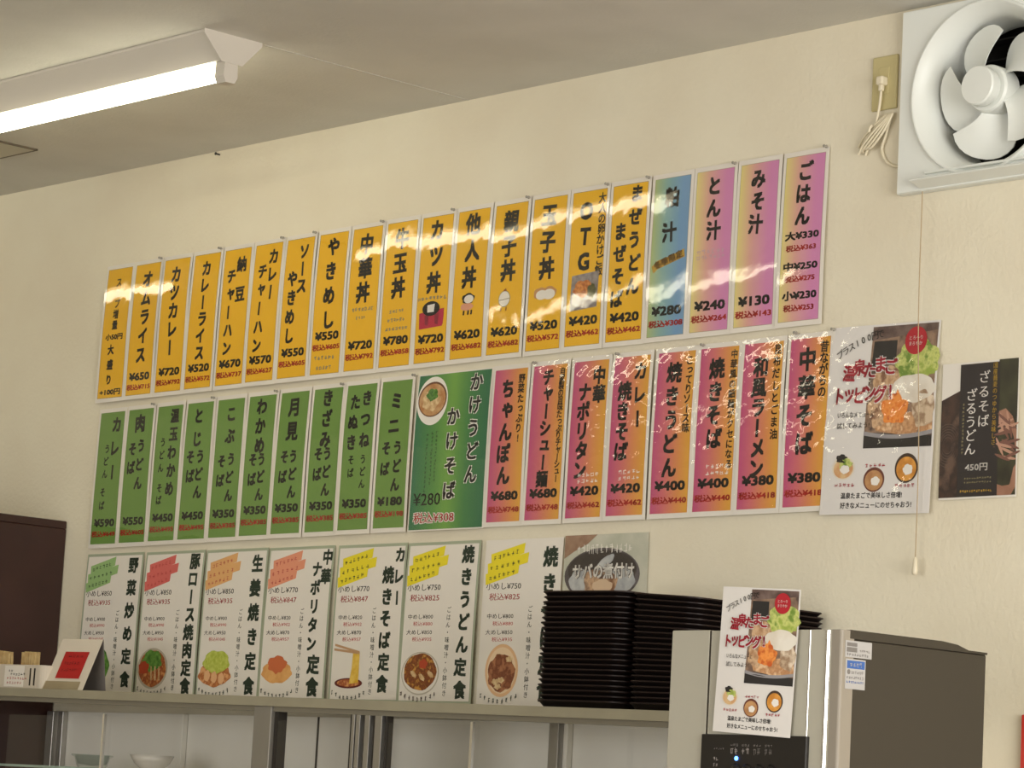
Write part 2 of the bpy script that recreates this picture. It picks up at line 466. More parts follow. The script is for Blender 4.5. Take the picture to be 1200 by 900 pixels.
def strip(x, zt, pw, ph, pm, label, cols, price=None, pv=.84, tax=None, tv=None, grey=(), extra=None, seed=0,
          ink=INK, film=FILM, marg=(.0085, .0105), group=None, amp=.0008, name='menu_strip', tilt=0.0):
    """x, zt = the printed panel's top left corner on the wall"""
    mx, mz = marg
    W, H = pw + 2 * mx, ph + 2 * mz
    t = thing(name, (x - mx + .006, 0, zt + mz), label, 'menu', group)
    sf = wall_surf(W, H, seed, amp, tilt)
    m = MB(); sf.slab(m, 0, 0, W, H, -.0004, 0, PAPER, 4, 10); m.build('sheet', t)
    m = MB(); sf.grid(m, mx, mz, mx + pw, mz + ph, .0003, pm, 6, 12)
    e = .0007
    for (a0, b0, a1, b1) in ((mx, mz, mx + pw, mz + e), (mx, mz + ph - e, mx + pw, mz + ph), (mx, mz, mx + e, mz + ph), (mx + pw - e, mz, mx + pw, mz + ph)):
        sf.grid(m, a0, b0, a1, b1, .00045, YELD if pm is YEL else GREYINK if pm in (PNK, BLU) else pm, 4, 8)
    m.build('printed_panel', t)
    A = lambda u: mx + u * pw
    B = lambda v: mz + v * ph
    main = MB(); side = MB(); note = MB()
    for c in cols:
        txt, u, v0, v1, sz = c[:5]
        bold = c[5] if len(c) > 5 else (.044 if sz > .24 else .026)
        tgt = main if sz > .24 else side
        sf.vcol(tgt, txt, A(u), B(v0), B(v1), sz * pw, .0007, ink, bold, sz * pw * 1.02, jit=.05)
    main.build('dish_lettering', t)
    if side.v: side.build('note_lettering', t)
    if price:
        for (txt, v, u0, u1, hh) in ([(price, pv, .1, .92, .062)] if isinstance(price, str) else price):
            m = MB(); sf.text(m, txt, A(u0), B(v - hh / 2), A(u1), B(v + hh / 2), .0007, ink, .042)
            m.build('price_lettering', t)
    if tax:
        for (txt, v, u0, u1, hh) in ([(tax, tv or pv + .08, .03, .97, .046)] if isinstance(tax, str) else tax):
            m = MB(); sf.text(m, txt, A(u0), B(v - hh / 2), A(u1), B(v + hh / 2), .0007, RED, .034)
            m.build('tax_lettering', t)
    if grey:
        m = MB()
        for (v, u0, u1, hh, n) in grey:
            sf.scrib(m, A(u0), B(v - hh / 2), (u1 - u0) * pw, hh * ph, .0007, mat('grey_note', srgb(136, 130, 108), .6), n, False, 1.7)
        m.build('small_print', t)
    if extra: extra(t, sf, A, B, pw, ph)
    m = MB(); sf.grid(m, 0.001, 0.001, W - .001, H - .001, .0016, film, 8, 20); m.build('clear_film', t)
    return t

def pic_katsu(t, sf, A, B, pw, ph):
    m = MB()
    h = .0008
    mk = mat('print_maroon', srgb(132, 24, 48)); mt = mat('print_crimson', srgb(178, 30, 62))
    sf.poly(m, [(A(.1), B(.66)), (A(.9), B(.64)), (A(.86), B(.76)), (A(.12), B(.77))], h, mt)
    for k in range(5):
        u = .12 + k * .16
        sf.poly(m, [(A(u), B(.68)), (A(u + .14), B(.67)), (A(u + .12), B(.75)), (A(u + .02), B(.74))], h + .0002, mk if k % 2 else mt)
    sf.ell(m, A(.48), B(.635), .28 * pw, .05 * ph, h + .0003, INK, 24)
    sf.poly(m, [(A(.36), B(.61)), (A(.6), B(.605)), (A(.58), B(.66)), (A(.37), B(.66))], h + .0005, PAPER)
    m.build('illustration', t)
def pic_pig(t, sf, A, B, pw, ph):
    m = MB(); h = .0008
    sf.ell(m, A(.5), B(.6), .2 * pw, .035 * ph, h, INK, 20, .08)
    sf.ell(m, A(.52), B(.605), .15 * pw, .028 * ph, h + .0002, PAPER, 20)
    sf.ell(m, A(.47), B(.655), .2 * pw, .026 * ph, h, mat('print_flesh', srgb(214, 150, 120)), 20, .06)
    for u in (.36, .5, .6): sf.poly(m, [(A(u), B(.68)), (A(u + .05), B(.68)), (A(u + .04), B(.71)), (A(u - .01), B(.71))], h, INK)
    m.build('illustration', t)
def pic_chick(t, sf, A, B, pw, ph):
    m = MB(); h = .0008
    sf.ell(m, A(.46), B(.635), .18 * pw, .055 * ph, h, GREYINK, 24)
    sf.ell(m, A(.46), B(.635), .165 * pw, .05 * ph, h + .0002, PAPER, 24)
    sf.poly(m, [(A(.3), B(.64)), (A(.62), B(.632)), (A(.62), B(.637)), (A(.3), B(.645))], h + .0004, GREYINK)
    for u in (.36, .52): sf.poly(m, [(A(u), B(.69)), (A(u + .03), B(.69)), (A(u + .02), B(.715)), (A(u - .02), B(.715))], h, mat('print_brown', srgb(150, 90, 40)))
    sf.poly(m, [(A(.43), B(.575)), (A(.5), B(.565)), (A(.52), B(.585)), (A(.42), B(.585))], h + .0003, mat('print_brown', srgb(150, 90, 40)))
    m.build('illustration', t)
def pic_eggs(t, sf, A, B, pw, ph):
    m = MB(); h = .0008
    sf.ell(m, A(.36), B(.63), .2 * pw, .04 * ph, h, mat('print_shell', srgb(190, 140, 90)), 20, .06)
    sf.ell(m, A(.62), B(.63), .22 * pw, .042 * ph, h, mat('print_shell', srgb(190, 140, 90)), 20, .06)
    sf.ell(m, A(.4), B(.64), .17 * pw, .032 * ph, h + .0002, PAPER, 20)
    sf.ell(m, A(.62), B(.64), .18 * pw, .034 * ph, h + .0003, PAPER, 20)
    m.build('illustration', t)
def pic_photo(t, sf, A, B, pw, ph):
    m = MB(); h = .0008
    sf.poly(m, [(A(.12), B(.545)), (A(.9), B(.53)), (A(.88), B(.76)), (A(.1), B(.775))], h, mat('print_slate', srgb(120, 112, 112), mottle=[srgb(150, 142, 138)], scale=90))
    sf.ell(m, A(.5), B(.69), .36 * pw, .07 * ph, h + .0002, mat('print_rice', srgb(226, 222, 214), mottle=[srgb(190, 180, 170)], scale=120), 24, .06)
    sf.ell(m, A(.46), B(.635), .27 * pw, .055 * ph, h + .0004, mat('print_sauce', srgb(160, 80, 24), mottle=[srgb(214, 140, 70)], scale=120), 24, .1)
    sf.ell(m, A(.72), B(.655), .13 * pw, .045 * ph, h + .0006, mat('print_leaf', srgb(56, 58, 28), mottle=[srgb(90, 90, 40)], scale=120), 20, .12)
    m.build('dish_photo', t)
def pic_ribbon(t, sf, A, B, pw, ph):
    m = MB(); h = .0008
    g = mat('print_gold', srgb(190, 150, 48), mottle=[srgb(150, 112, 30)], scale=80)
    sf.poly(m, [(A(.04), B(.555)), (A(.1), B(.60)), (A(.2), B(.575)), (A(.95), B(.515)), (A(.92), B(.465)), (A(.55), B(.50)), (A(.2), B(.52))], h, g)
    for k, ch in enumerate('冬季限定'):
        sf.char(m, ch, A(.2 + k * .2), B(.548 - k * .017), .19 * pw, .16 * pw, h + .0003, mat('print_ochre', srgb(92, 64, 20)), .03, -.25)
    m.build('ribbon', t)
def pic_grey(t, sf, A, B, pw, ph):
    m = MB(); h = .0008
    g = mat('print_lilac', srgb(190, 160, 170))
    for (v, n) in ((.49, 6), (.525, 7)): sf.scrib(m, A(.1), B(v), .78 * pw, .032 * ph, h, g, n)
    m.build('small_print', t)
def pic_white(t, sf, A, B, pw, ph):
    m = MB()
    for (v, n) in ((.715, 5), (.755, 5)): sf.scrib(m, A(.3), B(v), .62 * pw, .028 * ph, .0008, WHITEINK, n)
    m.build('small_print', t)
def pic_bowl(t, sf, A, B, pw, ph):
    m = MB(); h = .0008
    sf.ell(m, A(.215), B(.17), .215 * pw, .158 * ph, h, WHITEINK, 36)
    sf.ell(m, A(.215), B(.16), .2 * pw, .115 * ph, h + .0002, mat('print_broth_rim', srgb(104, 62, 36)), 36)
    sf.ell(m, A(.215), B(.163), .185 * pw, .105 * ph, h + .0004, mat('print_broth', srgb(176, 118, 66), mottle=[srgb(206, 168, 120)], scale=50), 36)
    sf.ell(m, A(.2), B(.165), .12 * pw, .07 * ph, h + .0006, mat('print_noodle', srgb(222, 196, 150), mottle=[srgb(190, 150, 100)], scale=90), 24, .1)
    sf.ell(m, A(.21), B(.13), .08 * pw, .04 * ph, h + .0008, mat('print_onion', srgb(60, 106, 40), mottle=[srgb(96, 140, 60)], scale=120), 24, .1)
    m.build('bowl_photo', t)
    m = MB()
    dg = mat('print_moss', srgb(40, 70, 34))
    for u, v0, v1, n in ((.3, .37, .7, 13), (.24, .37, .72, 13), (.17, .38, .8, 14)): sf.scrib(m, A(u), B(v0), .03 * pw, (v1 - v0) * ph, h, dg, n, True)
    m.build('small_print', t)
    m = MB()
    for bold, mm, hh in ((.075, WHITEINK, h), (.03, INK, h + .0004)):
        sf.vcol(m, 'かけうどん', A(.81), B(.075), B(.665), .17 * pw, hh, mm, bold, .17 * pw)
        sf.vcol(m, 'かけそば', A(.53), B(.285), B(.76), .17 * pw, hh, mm, bold, .17 * pw)
    m.build('dish_lettering', t)
    m = MB(); sf.text(m, '¥280', A(.04), B(.765), A(.42), B(.845), h, INK, .012); m.build('price_lettering', t)
    m = MB()
    sf.text(m, '税込¥308', A(.05), B(.885), A(.63), B(.965), h, WHITEINK, .06)
    sf.text(m, '税込¥308', A(.06), B(.89), A(.62), B(.96), h + .0004, RED, .014); m.build('tax_lettering', t)

T1, PW, PH = 2.556, .107, .344
ST = []
def yen(p): return '¥%d' % p
def taxs(p): return '税込¥%d' % round(p * 1.1)
top = [
 ('スープ', [('スープ増量', .5, .11, .44, .23), ('大盛り', .42, .63, .86, .245)], None, 0, 0, {}),
 ('オムライス', [('オムライス', .52, .12, .70, .40)], 650, .86, 0, {}),
 ('カツカレー', [('カツカレー', .5, .12, .67, .40)], 720, .85, 0, {}),
 ('カレーライス', [('カレーライス', .5, .11, .74, .36)], 520, .85, 0, {}),
 ('納豆チャーハン', [('納豆', .68, .12, .34, .36), ('チャーハン', .33, .2, .73, .34)], 670, .845, 0, {}),
 ('カレーチャーハン', [('カレー', .7, .1, .36, .36), ('チャーハン', .34, .2, .74, .34)], 570, .845, 0, {}),
 ('ソースやきめし', [('ソース', .68, .1, .35, .36), ('やきめし', .33, .29, .7, .36)], 550, .82, 0, {}),
 ('やきめし', [('やきめし', .5, .1, .62, .42)], 550, .73, 0, dict(grey=((.885, .12, .85, .03, 6), (.955, .2, .75, .03, 5)))),
 ('中華丼', [('中華丼', .5, .12, .46, .46)], 720, .825, 0, dict(grey=((.575, .15, .9, .03, 7), (.635, .3, .65, .025, 4)))),
 ('牛玉丼', [('牛玉丼', .5, .12, .46, .46)], 780, .82, 0, dict(grey=((.62, .25, .75, .026, 5), (.68, .2, .8, .03, 6), (.74, .15, .9, .026, 7)))),
 ('カツ丼', [('カツ丼', .5, .1, .46, .46)], 720, .84, 0, dict(extra=pic_katsu, grey=((.565, .03, .98, .03, 8),))),
 ('他人丼', [('他人丼', .5, .1, .46, .46)], 620, .84, 0, dict(extra=pic_pig)),
 ('親子丼', [('親子丼', .5, .12, .45, .46)], 620, .85, 0, dict(extra=pic_chick)),
 ('玉子丼', [('玉子丼', .5, .12, .47, .46)], 520, .84, 0, dict(extra=pic_eggs)),
 ('OTG', [('OTG', .44, .13, .46, .46), ('大人の卵かけご飯', .88, .06, .53, .22)], 420, .84, 0, dict(extra=pic_photo)),
 ('まぜうどん', [('まぜうどん', .7, .07, .66, .36), ('まぜそば', .28, .3, .73, .36)], 420, .85, 0, {}),
 ('粕汁', [('粕汁', .5, .13, .35, .40)], 280, .84, 0, dict(extra=pic_ribbon, pm=BLU, c='blue')),
 ('とん汁', [('とん汁', .5, .1, .38, .38)], 240, .84, 0, dict(extra=pic_grey, pm=PNK, c='pink')),
 ('みそ汁', [('みそ汁', .48, .1, .38, .38)], 130, .845, 0, dict(pm=PNK, c='pink')),
 ('ごはん', [('ごはん', .5, .1, .37, .38)], None, 0, 0, dict(pm=PNK, c='pink')),
]
for i, (nm, cols, pr, pv, _, kw) in enumerate(top):
    kw = dict(kw); pm = kw.pop('pm', YEL); cn = kw.pop('c', 'yellow')
    x = -1.4405 + .1255 * i
    if nm == 'スープ':
        lab = 'yellow menu strip for スープ with two small prices, leftmost in the top row'
        price = [('小50円', .53, .15, .85, .05), ('+100円', .955, .08, .92, .048)]; tax = None
    elif nm == 'ごはん':
        lab = 'pink and yellow menu strip for ごはん with three prices, rightmost in the top row'
        price = [('大¥330', .485, .08, .94, .055), ('中¥250', .67, .08, .94, .055), ('小¥230', .845, .08, .94, .058)]
        tax = [('税込¥363', .56, .12, .88, .04), ('税込¥275', .745, .12, .88, .04), ('税込¥253', .92, .12, .88, .042)]
    else:
        lab = '%s menu strip reading %s at %s, %s from the left in the top row' % (cn, nm, yen(pr), TH[i + 1])
        price = yen(pr); tax = taxs(pr)
    strip(x, T1 + .0003 * i * .4, PW, PH, pm, lab, cols, price, pv, tax, None, seed=100 + i, group='menu strips in the top row',
          film=FILM, **kw)

UD = ('うどん', .63, .44, .70, .30); SO = ('そば', .30, .45, .59, .30)
grn = [
 ('カレー', [('カレー', .7, .1, .46, .38), ('うどん', .38, .28, .47, .22), ('そば', .36, .61, .71, .22)], 590, .84),
 ('肉', [('肉', .48, .11, .11, .42), ('うどん', .62, .28, .56, .32), ('そば', .28, .3, .44, .32)], 550, .84),
 ('温玉わかめ', [('温玉わかめ', .7, .08, .62, .34), ('うどん', .3, .27, .46, .22), ('そば', .3, .61, .7, .22)], 450, .83),
 ('とじ', [('とじ', .48, .1, .27, .36), ('うどん', .63, .4, .66, .32), ('そば', .28, .4, .54, .32)], 450, .83),
 ('こぶ', [('こぶ', .52, .11, .27, .36), UD, SO], 350, .83),
 ('わかめ', [('わかめ', .5, .08, .36, .38), ('うどん', .63, .46, .71, .30), ('そば', .30, .46, .6, .30)], 350, .82),
 ('月見', [('月見', .5, .11, .28, .42), ('うどん', .63, .46, .71, .30), ('そば', .30, .46, .6, .30)], 350, .82),
 ('きざみ', [('きざみ', .5, .07, .36, .38), ('うどん', .63, .46, .71, .30), ('そば', .30, .46, .6, .30)], 350, .82),
 ('きつねたぬき', [('きつね', .72, .1, .39, .34), ('たぬき', .3, .12, .4, .34), ('うどん', .72, .52, .69, .21), ('そば', .32, .52, .61, .21)], 350, .82),
 ('ミニ', [('ミニ', .5, .14, .31, .38), ('うどん', .65, .46, .71, .30), ('そば', .28, .46, .6, .30)], 180, .82),
]
T2 = 2.1745
for i, (nm, cols, pr, pv) in enumerate(grn):
    note = ', '.join(())
    lab = 'green menu strip reading %s at %s, %s from the left in the middle row' % (nm, yen(pr), TH[i + 1])
    strip(-1.4275 + .1258 * i, T2 + .0005 * i, PW, PH, GRN, lab, cols, yen(pr), pv, taxs(pr), pv + .085, seed=200 + i, group='menu strips in the middle row')
strip(-.165, 2.1835, .247, .357, BGR, 'wide dark green menu sheet with a noodle bowl photo, at ¥280, in the middle row', [(' ', .5, .5, .5, .3)], None, extra=pic_bowl,
      seed=211, marg=(.004, .003), name='menu_sheet', group=None)
ros = [
 ('ちゃんぽん', [('ちゃんぽん', .43, .13, .70, .40), ('野菜たっぷり!', .84, .07, .46, .20)], 680, {}),
 ('チャーシュー麺', [('チャーシュー麺', .45, .08, .74, .34), ('自家製の旨味たっぷりチャーシュー', .86, .05, .74, .17)], 680, {}),
 ('中華ナポリタン', [('中華', .76, .1, .22, .36), ('ナポリタン', .36, .2, .7, .38)], 420, dict(extra=pic_white)),
 ('カレー焼きそば', [('カレー', .77, .1, .4, .36), ('焼きそば', .34, .22, .6, .38)], 420, dict(extra=pic_white)),
 ('焼きうどん', [('焼きうどん', .45, .13, .72, .40), ('こってりソース味', .86, .06, .48, .20)], 400, {}),
 ('焼きそば', [('焼きそば', .45, .13, .56, .40), ('中華風の細麺がクセになる', .88, .05, .72, .18)], 400, dict(extra=pic_white)),
 ('和風ラーメン', [('和風ラーメン', .45, .15, .76, .38), ('昆布だしとごま油', .86, .05, .56, .20)], 380, {}),
 ('中華そば', [('中華そば', .46, .13, .63, .44), ('昔ながらの', .86, .06, .33, .22)], 380, {}),
]
for i, (nm, cols, pr, kw) in enumerate(ros):
    lab = 'pink to orange menu strip reading %s at %s, %s from the right in the middle row' % (nm, yen(pr), TH[8 - i]) if i < 7 else \
          'pink to orange menu strip reading 中華そば at ¥380, rightmost in the middle row'
    strip([.0935, .2195, .3475, .4745, .6035, .7265, .8515, .9765][i], T2 + .0035, PW, PH - .002, ORG, lab, cols, yen(pr), .83, taxs(pr), .92,
          seed=300 + i, film=FILM if i in (0,) else CRUMPLE, amp=.0008 if i < 2 else .0012, group='menu strips in the middle row', **kw)

# ---------------------------------------------------------------- set-meal posters on the shelf line
SLEEVE = mat('sleeve_border', srgb(164, 172, 148), 0.5)
DKG = mat('print_dark_green', srgb(40, 54, 40), 0.6)
ROSE = mat('red_pencil', srgb(190, 70, 70), 0.6)
hl = {'green': srgb(150, 186, 120), 'red': srgb(214, 106, 98), 'orange': srgb(224, 172, 112), 'salmon': srgb(226, 150, 118), 'yellow': srgb(232, 214, 40)}
def food(kind, t, sf, A, B, pw, ph):
    m = MB(); h = .0008
    ca, cb = A(.27), B(.815)
    e = lambda u, v, ru, rv, hh, mm, wob=0., lob=5: sf.ell(m, A(u), B(v), ru * pw, rv * ph, h + hh, mm, 32, wob, 0, lob)
    if kind in ('veg', 'pork'):
        e(.27, .815, .27, .145, 0, mat('print_plate', srgb(186, 178, 160)))
        e(.27, .815, .24, .13, .0002, mat('print_stew', srgb(190, 120, 60), mottle=[srgb(150, 70, 40), srgb(214, 150, 90)], scale=70), .02)
        e(.26, .76, .17, .075, .0004, mat('print_greens', srgb(66, 116, 40), mottle=[srgb(110, 160, 70)], scale=80), .08)
        if kind == 'veg': e(.33, .80, .23, .135, .0005, mat('print_greens', srgb(66, 116, 40)), .04)
        else: e(.12, .81, .09, .045, .0006, mat('print_sauce_red', srgb(180, 70, 36)), .1)
        for k in range(3):
            u = .24 + .07 * k
            sf.poly(m, [(A(u), B(.8)), (A(u + .02), B(.8)), (A(u + .04), B(.9)), (A(u + .01), B(.9))], h + .0008, mat('print_noodle', srgb(222, 196, 150)))
    elif kind == 'ginger':
        e(.28, .85, .27, .085, .0002, mat('print_meat', srgb(196, 128, 74), mottle=[srgb(170, 96, 50), srgb(222, 164, 110)], scale=70), .05)
        e(.3, .765, .22, .08, .0004, mat('print_cabbage', srgb(166, 180, 60), mottle=[srgb(196, 204, 100)], scale=90), .06)
        for k in range(3): sf.ell(m, A(.16 + .12 * k), B(.86 + .01 * k), .05 * pw, .04 * ph, h + .0006, mat('print_meat_light', srgb(226, 176, 128)), 20, .05)
    elif kind == 'napo':
        e(.26, .83, .24, .075, 0, mat('print_omelette', srgb(226, 172, 104), mottle=[srgb(212, 150, 84)], scale=40), .04, 7)
        e(.26, .775, .15, .055, .0003, mat('print_ketchup', srgb(200, 106, 62)), .08)
        sf.poly(m, [(A(.12), B(.79)), (A(.4), B(.78)), (A(.25), B(.845))], h + .0004, mat('print_ketchup', srgb(200, 106, 62)))
    elif kind == 'lift':
        e(.27, .895, .21, .034, 0, mat('print_bowl_rim', srgb(96, 30, 22)))
        e(.27, .893, .17, .024, .0002, mat('print_stew', srgb(190, 120, 60)))
        yn = mat('print_yellow_noodle', srgb(216, 168, 40), mottle=[srgb(232, 196, 90)], scale=60)
        sf.poly(m, [(A(.32), B(.69)), (A(.42), B(.69)), (A(.42), B(.89)), (A(.28), B(.9)), (A(.31), B(.8))], h + .0004, yn)
        wd = mat('print_stick', srgb(190, 150, 110))
        sf.poly(m, [(A(.04), B(.635)), (A(.42), B(.685)), (A(.41), B(.7)), (A(.04), B(.65))], h + .0006, wd)
        sf.poly(m, [(A(.03), B(.665)), (A(.42), B(.69)), (A(.41), B(.705)), (A(.03), B(.68))], h + .0006, wd)
    elif kind == 'oval':
        e(.30, .80, .225, .165, 0, mat('print_peach', srgb(226, 184, 140)))
        e(.30, .80, .195, .145, .0002, mat('print_peach_light', srgb(232, 204, 168)))
        e(.30, .815, .185, .118, .0004, mat('print_brown_meat', srgb(140, 84, 52), mottle=[srgb(116, 62, 36), srgb(170, 112, 74)], scale=60), .05, 7)
        for u, v in ((.22, .87), (.3, .86), (.26, .9), (.4, .73)): e(u, v, .045, .018, .0006, mat('print_noodle', srgb(222, 196, 150)), .15)
    else:
        e(.29, .825, .27, .138, 0, mat('print_plate', srgb(186, 178, 160)))
        e(.29, .825, .255, .13, .0002, PAPER)
        e(.29, .815, .235, .118, .0004, mat('print_yaki', srgb(150, 86, 36), mottle=[srgb(112, 56, 24), srgb(196, 140, 60)], scale=80), .02)
        e(.33, .765, .06, .03, .0006, mat('print_sauce_red', srgb(180, 70, 36)), .1)
        for k in range(3): sf.ell(m, A(.2 + .12 * k), B(.83 + .02 * (k % 2)), .05 * pw, .016 * ph, h + .0007, mat('print_noodle', srgb(222, 196, 150)), 16, .1, .6)
    m.build('food_picture', t)
meals = [
 ('野菜炒め定食', [('野菜炒め定食', .86, .075, .9, .17)], 850, 'green', 'veg', 'green marker strokes'),
 ('豚ロース焼肉定食', [('豚ロース焼肉定食', .86, .06, .94, .17)], 850, 'red', 'pork', 'red marker strokes'),
 ('生姜焼き定食', [('生姜焼き定食', .86, .09, .93, .18)], 850, 'orange', 'ginger', 'orange marker strokes'),
 ('中華ナポリタン定食', [('中華', .93, .06, .19, .155), ('ナポリタン', .78, .14, .64, .155), ('定食', .83, .78, .93, .19)], 770, 'salmon', 'napo', 'salmon marker strokes'),
 ('カレー焼きそば定食', [('カレー', .93, .06, .34, .15), ('焼きそば定食', .78, .19, .9, .17)], 770, 'yellow', 'lift', 'noodles lifted by chopsticks'),
 ('焼きうどん定食', [('焼きうどん定食', .86, .07, .93, .17)], 750, 'yellow', 'yaki', 'brown noodles on a round plate'),
 ('焼きそば定食', [('焼きそば定食', .88, .1, .93, .19)], 750, 'yellow', 'oval', 'an oval dish, partly behind trays'),
]
px = [-1.431, -1.1735, -.9215, -.671, -.4105, -.160, .1035]
for i, (nm, cols, pr, hc, kind, note) in enumerate(meals):
    W, H = .2475, .372
    zt = 1.8055 - .0015 * i
    t = thing('meal_poster', (px[i] - .004, 0, zt), 'white set-meal poster reading %s with %s' % (nm, note), 'poster', 'set-meal posters above the shelf')
    sf = wall_surf(W, H, 400 + i, .0006)
    m = MB(); sf.slab(m, 0, 0, W, H, -.0006, 0, SLEEVE if i < 6 else PAPER, 4, 8); m.build('sleeve', t)
    mx, pw, ph = .006, .2355, .352
    A = lambda u: mx + u * pw
    B = lambda v: .007 + v * ph
    m = MB(); sf.grid(m, A(0), B(0), A(1), B(1), .0004, PAPER, 4, 8); m.build('sheet', t)
    m = MB()
    hm = mat('marker_' + hc, hl[hc], .6)
    for k, (u0, u1, v) in enumerate(((.06, .52, .04), (.02, .58, .10), (.0, .46, .165))):
        sf.poly(m, [(A(u0), B(v + .03)), (A(u1), B(v - .035)), (A(u1 - .01), B(v + .03)), (A(u0 + .01), B(v + .1))], .0006 + k * .0001, hm)
    m.build('marker_stroke', t)
    m = MB()
    for k, (u0, u1, v) in enumerate(((.1, .46, .05), (.06, .5, .115), (.05, .42, .175))):
        for q in range(6):
            uu = u0 + (u1 - u0) * q / 6
            sf.scrib(m, A(uu), B(v + .012 - .045 * q / 6 + .02), .05 * pw, .03 * ph, .0011, ROSE if hc in ('red', 'salmon', 'orange') else DKG, 1)
    m.build('note_lettering', t)
    m = MB(); sf.text(m, '小めし¥%d' % pr, A(.02), B(.25), A(.5), B(.295), .0007, INK, .004); m.build('price_lettering', t)
    m = MB(); sf.text(m, '中めし¥%d' % (pr + 50), A(.06), B(.445), A(.42), B(.477), .0007, INK, .002); m.build('price_lettering', t)
    m = MB(); sf.text(m, '大めし¥%d' % (pr + 100), A(.05), B(.545), A(.42), B(.577), .0007, INK, .002)
    m.build('price_lettering', t)
    m = MB()
    sf.text(m, '税込¥%d' % round(pr * 1.1), A(.07), B(.317), A(.49), B(.362), .0007, ROSE, .006); m.build('tax_lettering', t)
    for v in (.493, .592):
        m = MB(); sf.text(m, '税込¥%d' % round((pr + (50 if v < .5 else 100)) * 1.1), A(.14), B(v), A(.42), B(v + .028), .0007, ROSE, 0)
        m.build('tax_lettering', t)
    m = MB(); sf.vcol(m, 'ごはん・味噌汁・小鉢付き', A(.645 if len(cols) == 1 else .6), B(.42), B(.95), .062 * pw, .0007, DKG, .004); m.build('note_lettering', t)
    m = MB()
    for (txt, u, v0, v1, sz) in cols: sf.vcol(m, txt, A(u), B(v0), B(v1), sz * pw, .0008, DKG, .045, sz * pw, jit=.03)
    m.build('dish_lettering', t)
    food(kind, t, sf, A, B, pw, ph)
    m = MB()
    for k in range(9):
        an = (k - 4) / 4
        sf.scrib(m, A(.27 + an * .24 - .012), B(.975 - .035 * an * an), .038 * pw, .034 * ph, .0012, DKG if i != 5 else mat('print_brown_dark', srgb(60, 40, 30)), 1, False, 1.7)
    m.build('caption', t)

# mackerel poster behind the trays
t = thing('dish_poster', (.351, 0, 1.799), 'grey poster reading サバの煮付け over a photographed bowl, just above the trays', 'poster')
W, H = .2535, .18
sf = wall_surf(W, H, 500, .0005)
m = MB(); sf.slab(m, 0, 0, W, H, -.0005, 0, mat('print_sage', srgb(176, 178, 160), .6, mottle=[srgb(198, 196, 180)], scale=14), 4, 6); m.build('sheet', t)
m = MB(); h = .0004
sf.poly(m, [(0, 0), (.1, 0), (.07, .02), (.03, .035), (0, .05)], h, mat('print_wood_brown', srgb(138, 104, 82), .6, mottle=[srgb(160, 128, 104)], scale=40))
e = lambda a, b, ra, rb, hh, mm, wob=0., rot=0.: sf.ell(m, a, b, ra, rb, h + hh, mm, 36, wob, rot)
e(.118, .087, .114, .058, .0002, mat('print_bowl_dark', srgb(66, 58, 60), .6, mottle=[srgb(92, 84, 88)], scale=30))
e(.118, .076, .104, .042, .0004, mat('print_bowl_inner', srgb(44, 34, 32), .6))
e(.055, .1, .035, .028, .0006, mat('print_radish', srgb(186, 188, 186), .6, mottle=[srgb(150, 152, 156)], scale=40), .05)
e(.18, .098, .038, .028, .0006, mat('print_radish', srgb(186, 188, 186)), .05)
e(.115, .103, .05, .034, .0008, mat('print_fish', srgb(120, 78, 46), .6, mottle=[srgb(196, 160, 126), srgb(80, 48, 30)], scale=30), .05)
e(.122, .112, .03, .016, .001, mat('print_fish_light', srgb(204, 176, 146)), .06)
e(.128, .06, .03, .01, .001, mat('print_radish', srgb(186, 188, 186)), .03, -.5)
m.build('bowl_photo', t)
m = MB()
for bold, mm, hh in ((.07, mat('print_brown_dark', srgb(60, 40, 30)), .0017), (.03, WHITEINK, .0021)):
    sf.text(m, 'サバの煮付け', .03, .062, .216, .096, hh, mm, bold)
m.build('dish_lettering', t)
m = MB(); sf.scrib(m, .04, .02, .17, .022, .0014, WHITEINK, 12); m.build('small_print', t)
m = MB(); sf.grid(m, .001, .001, W - .001, H - .001, .003, FILM, 6, 6); m.build('clear_film', t)

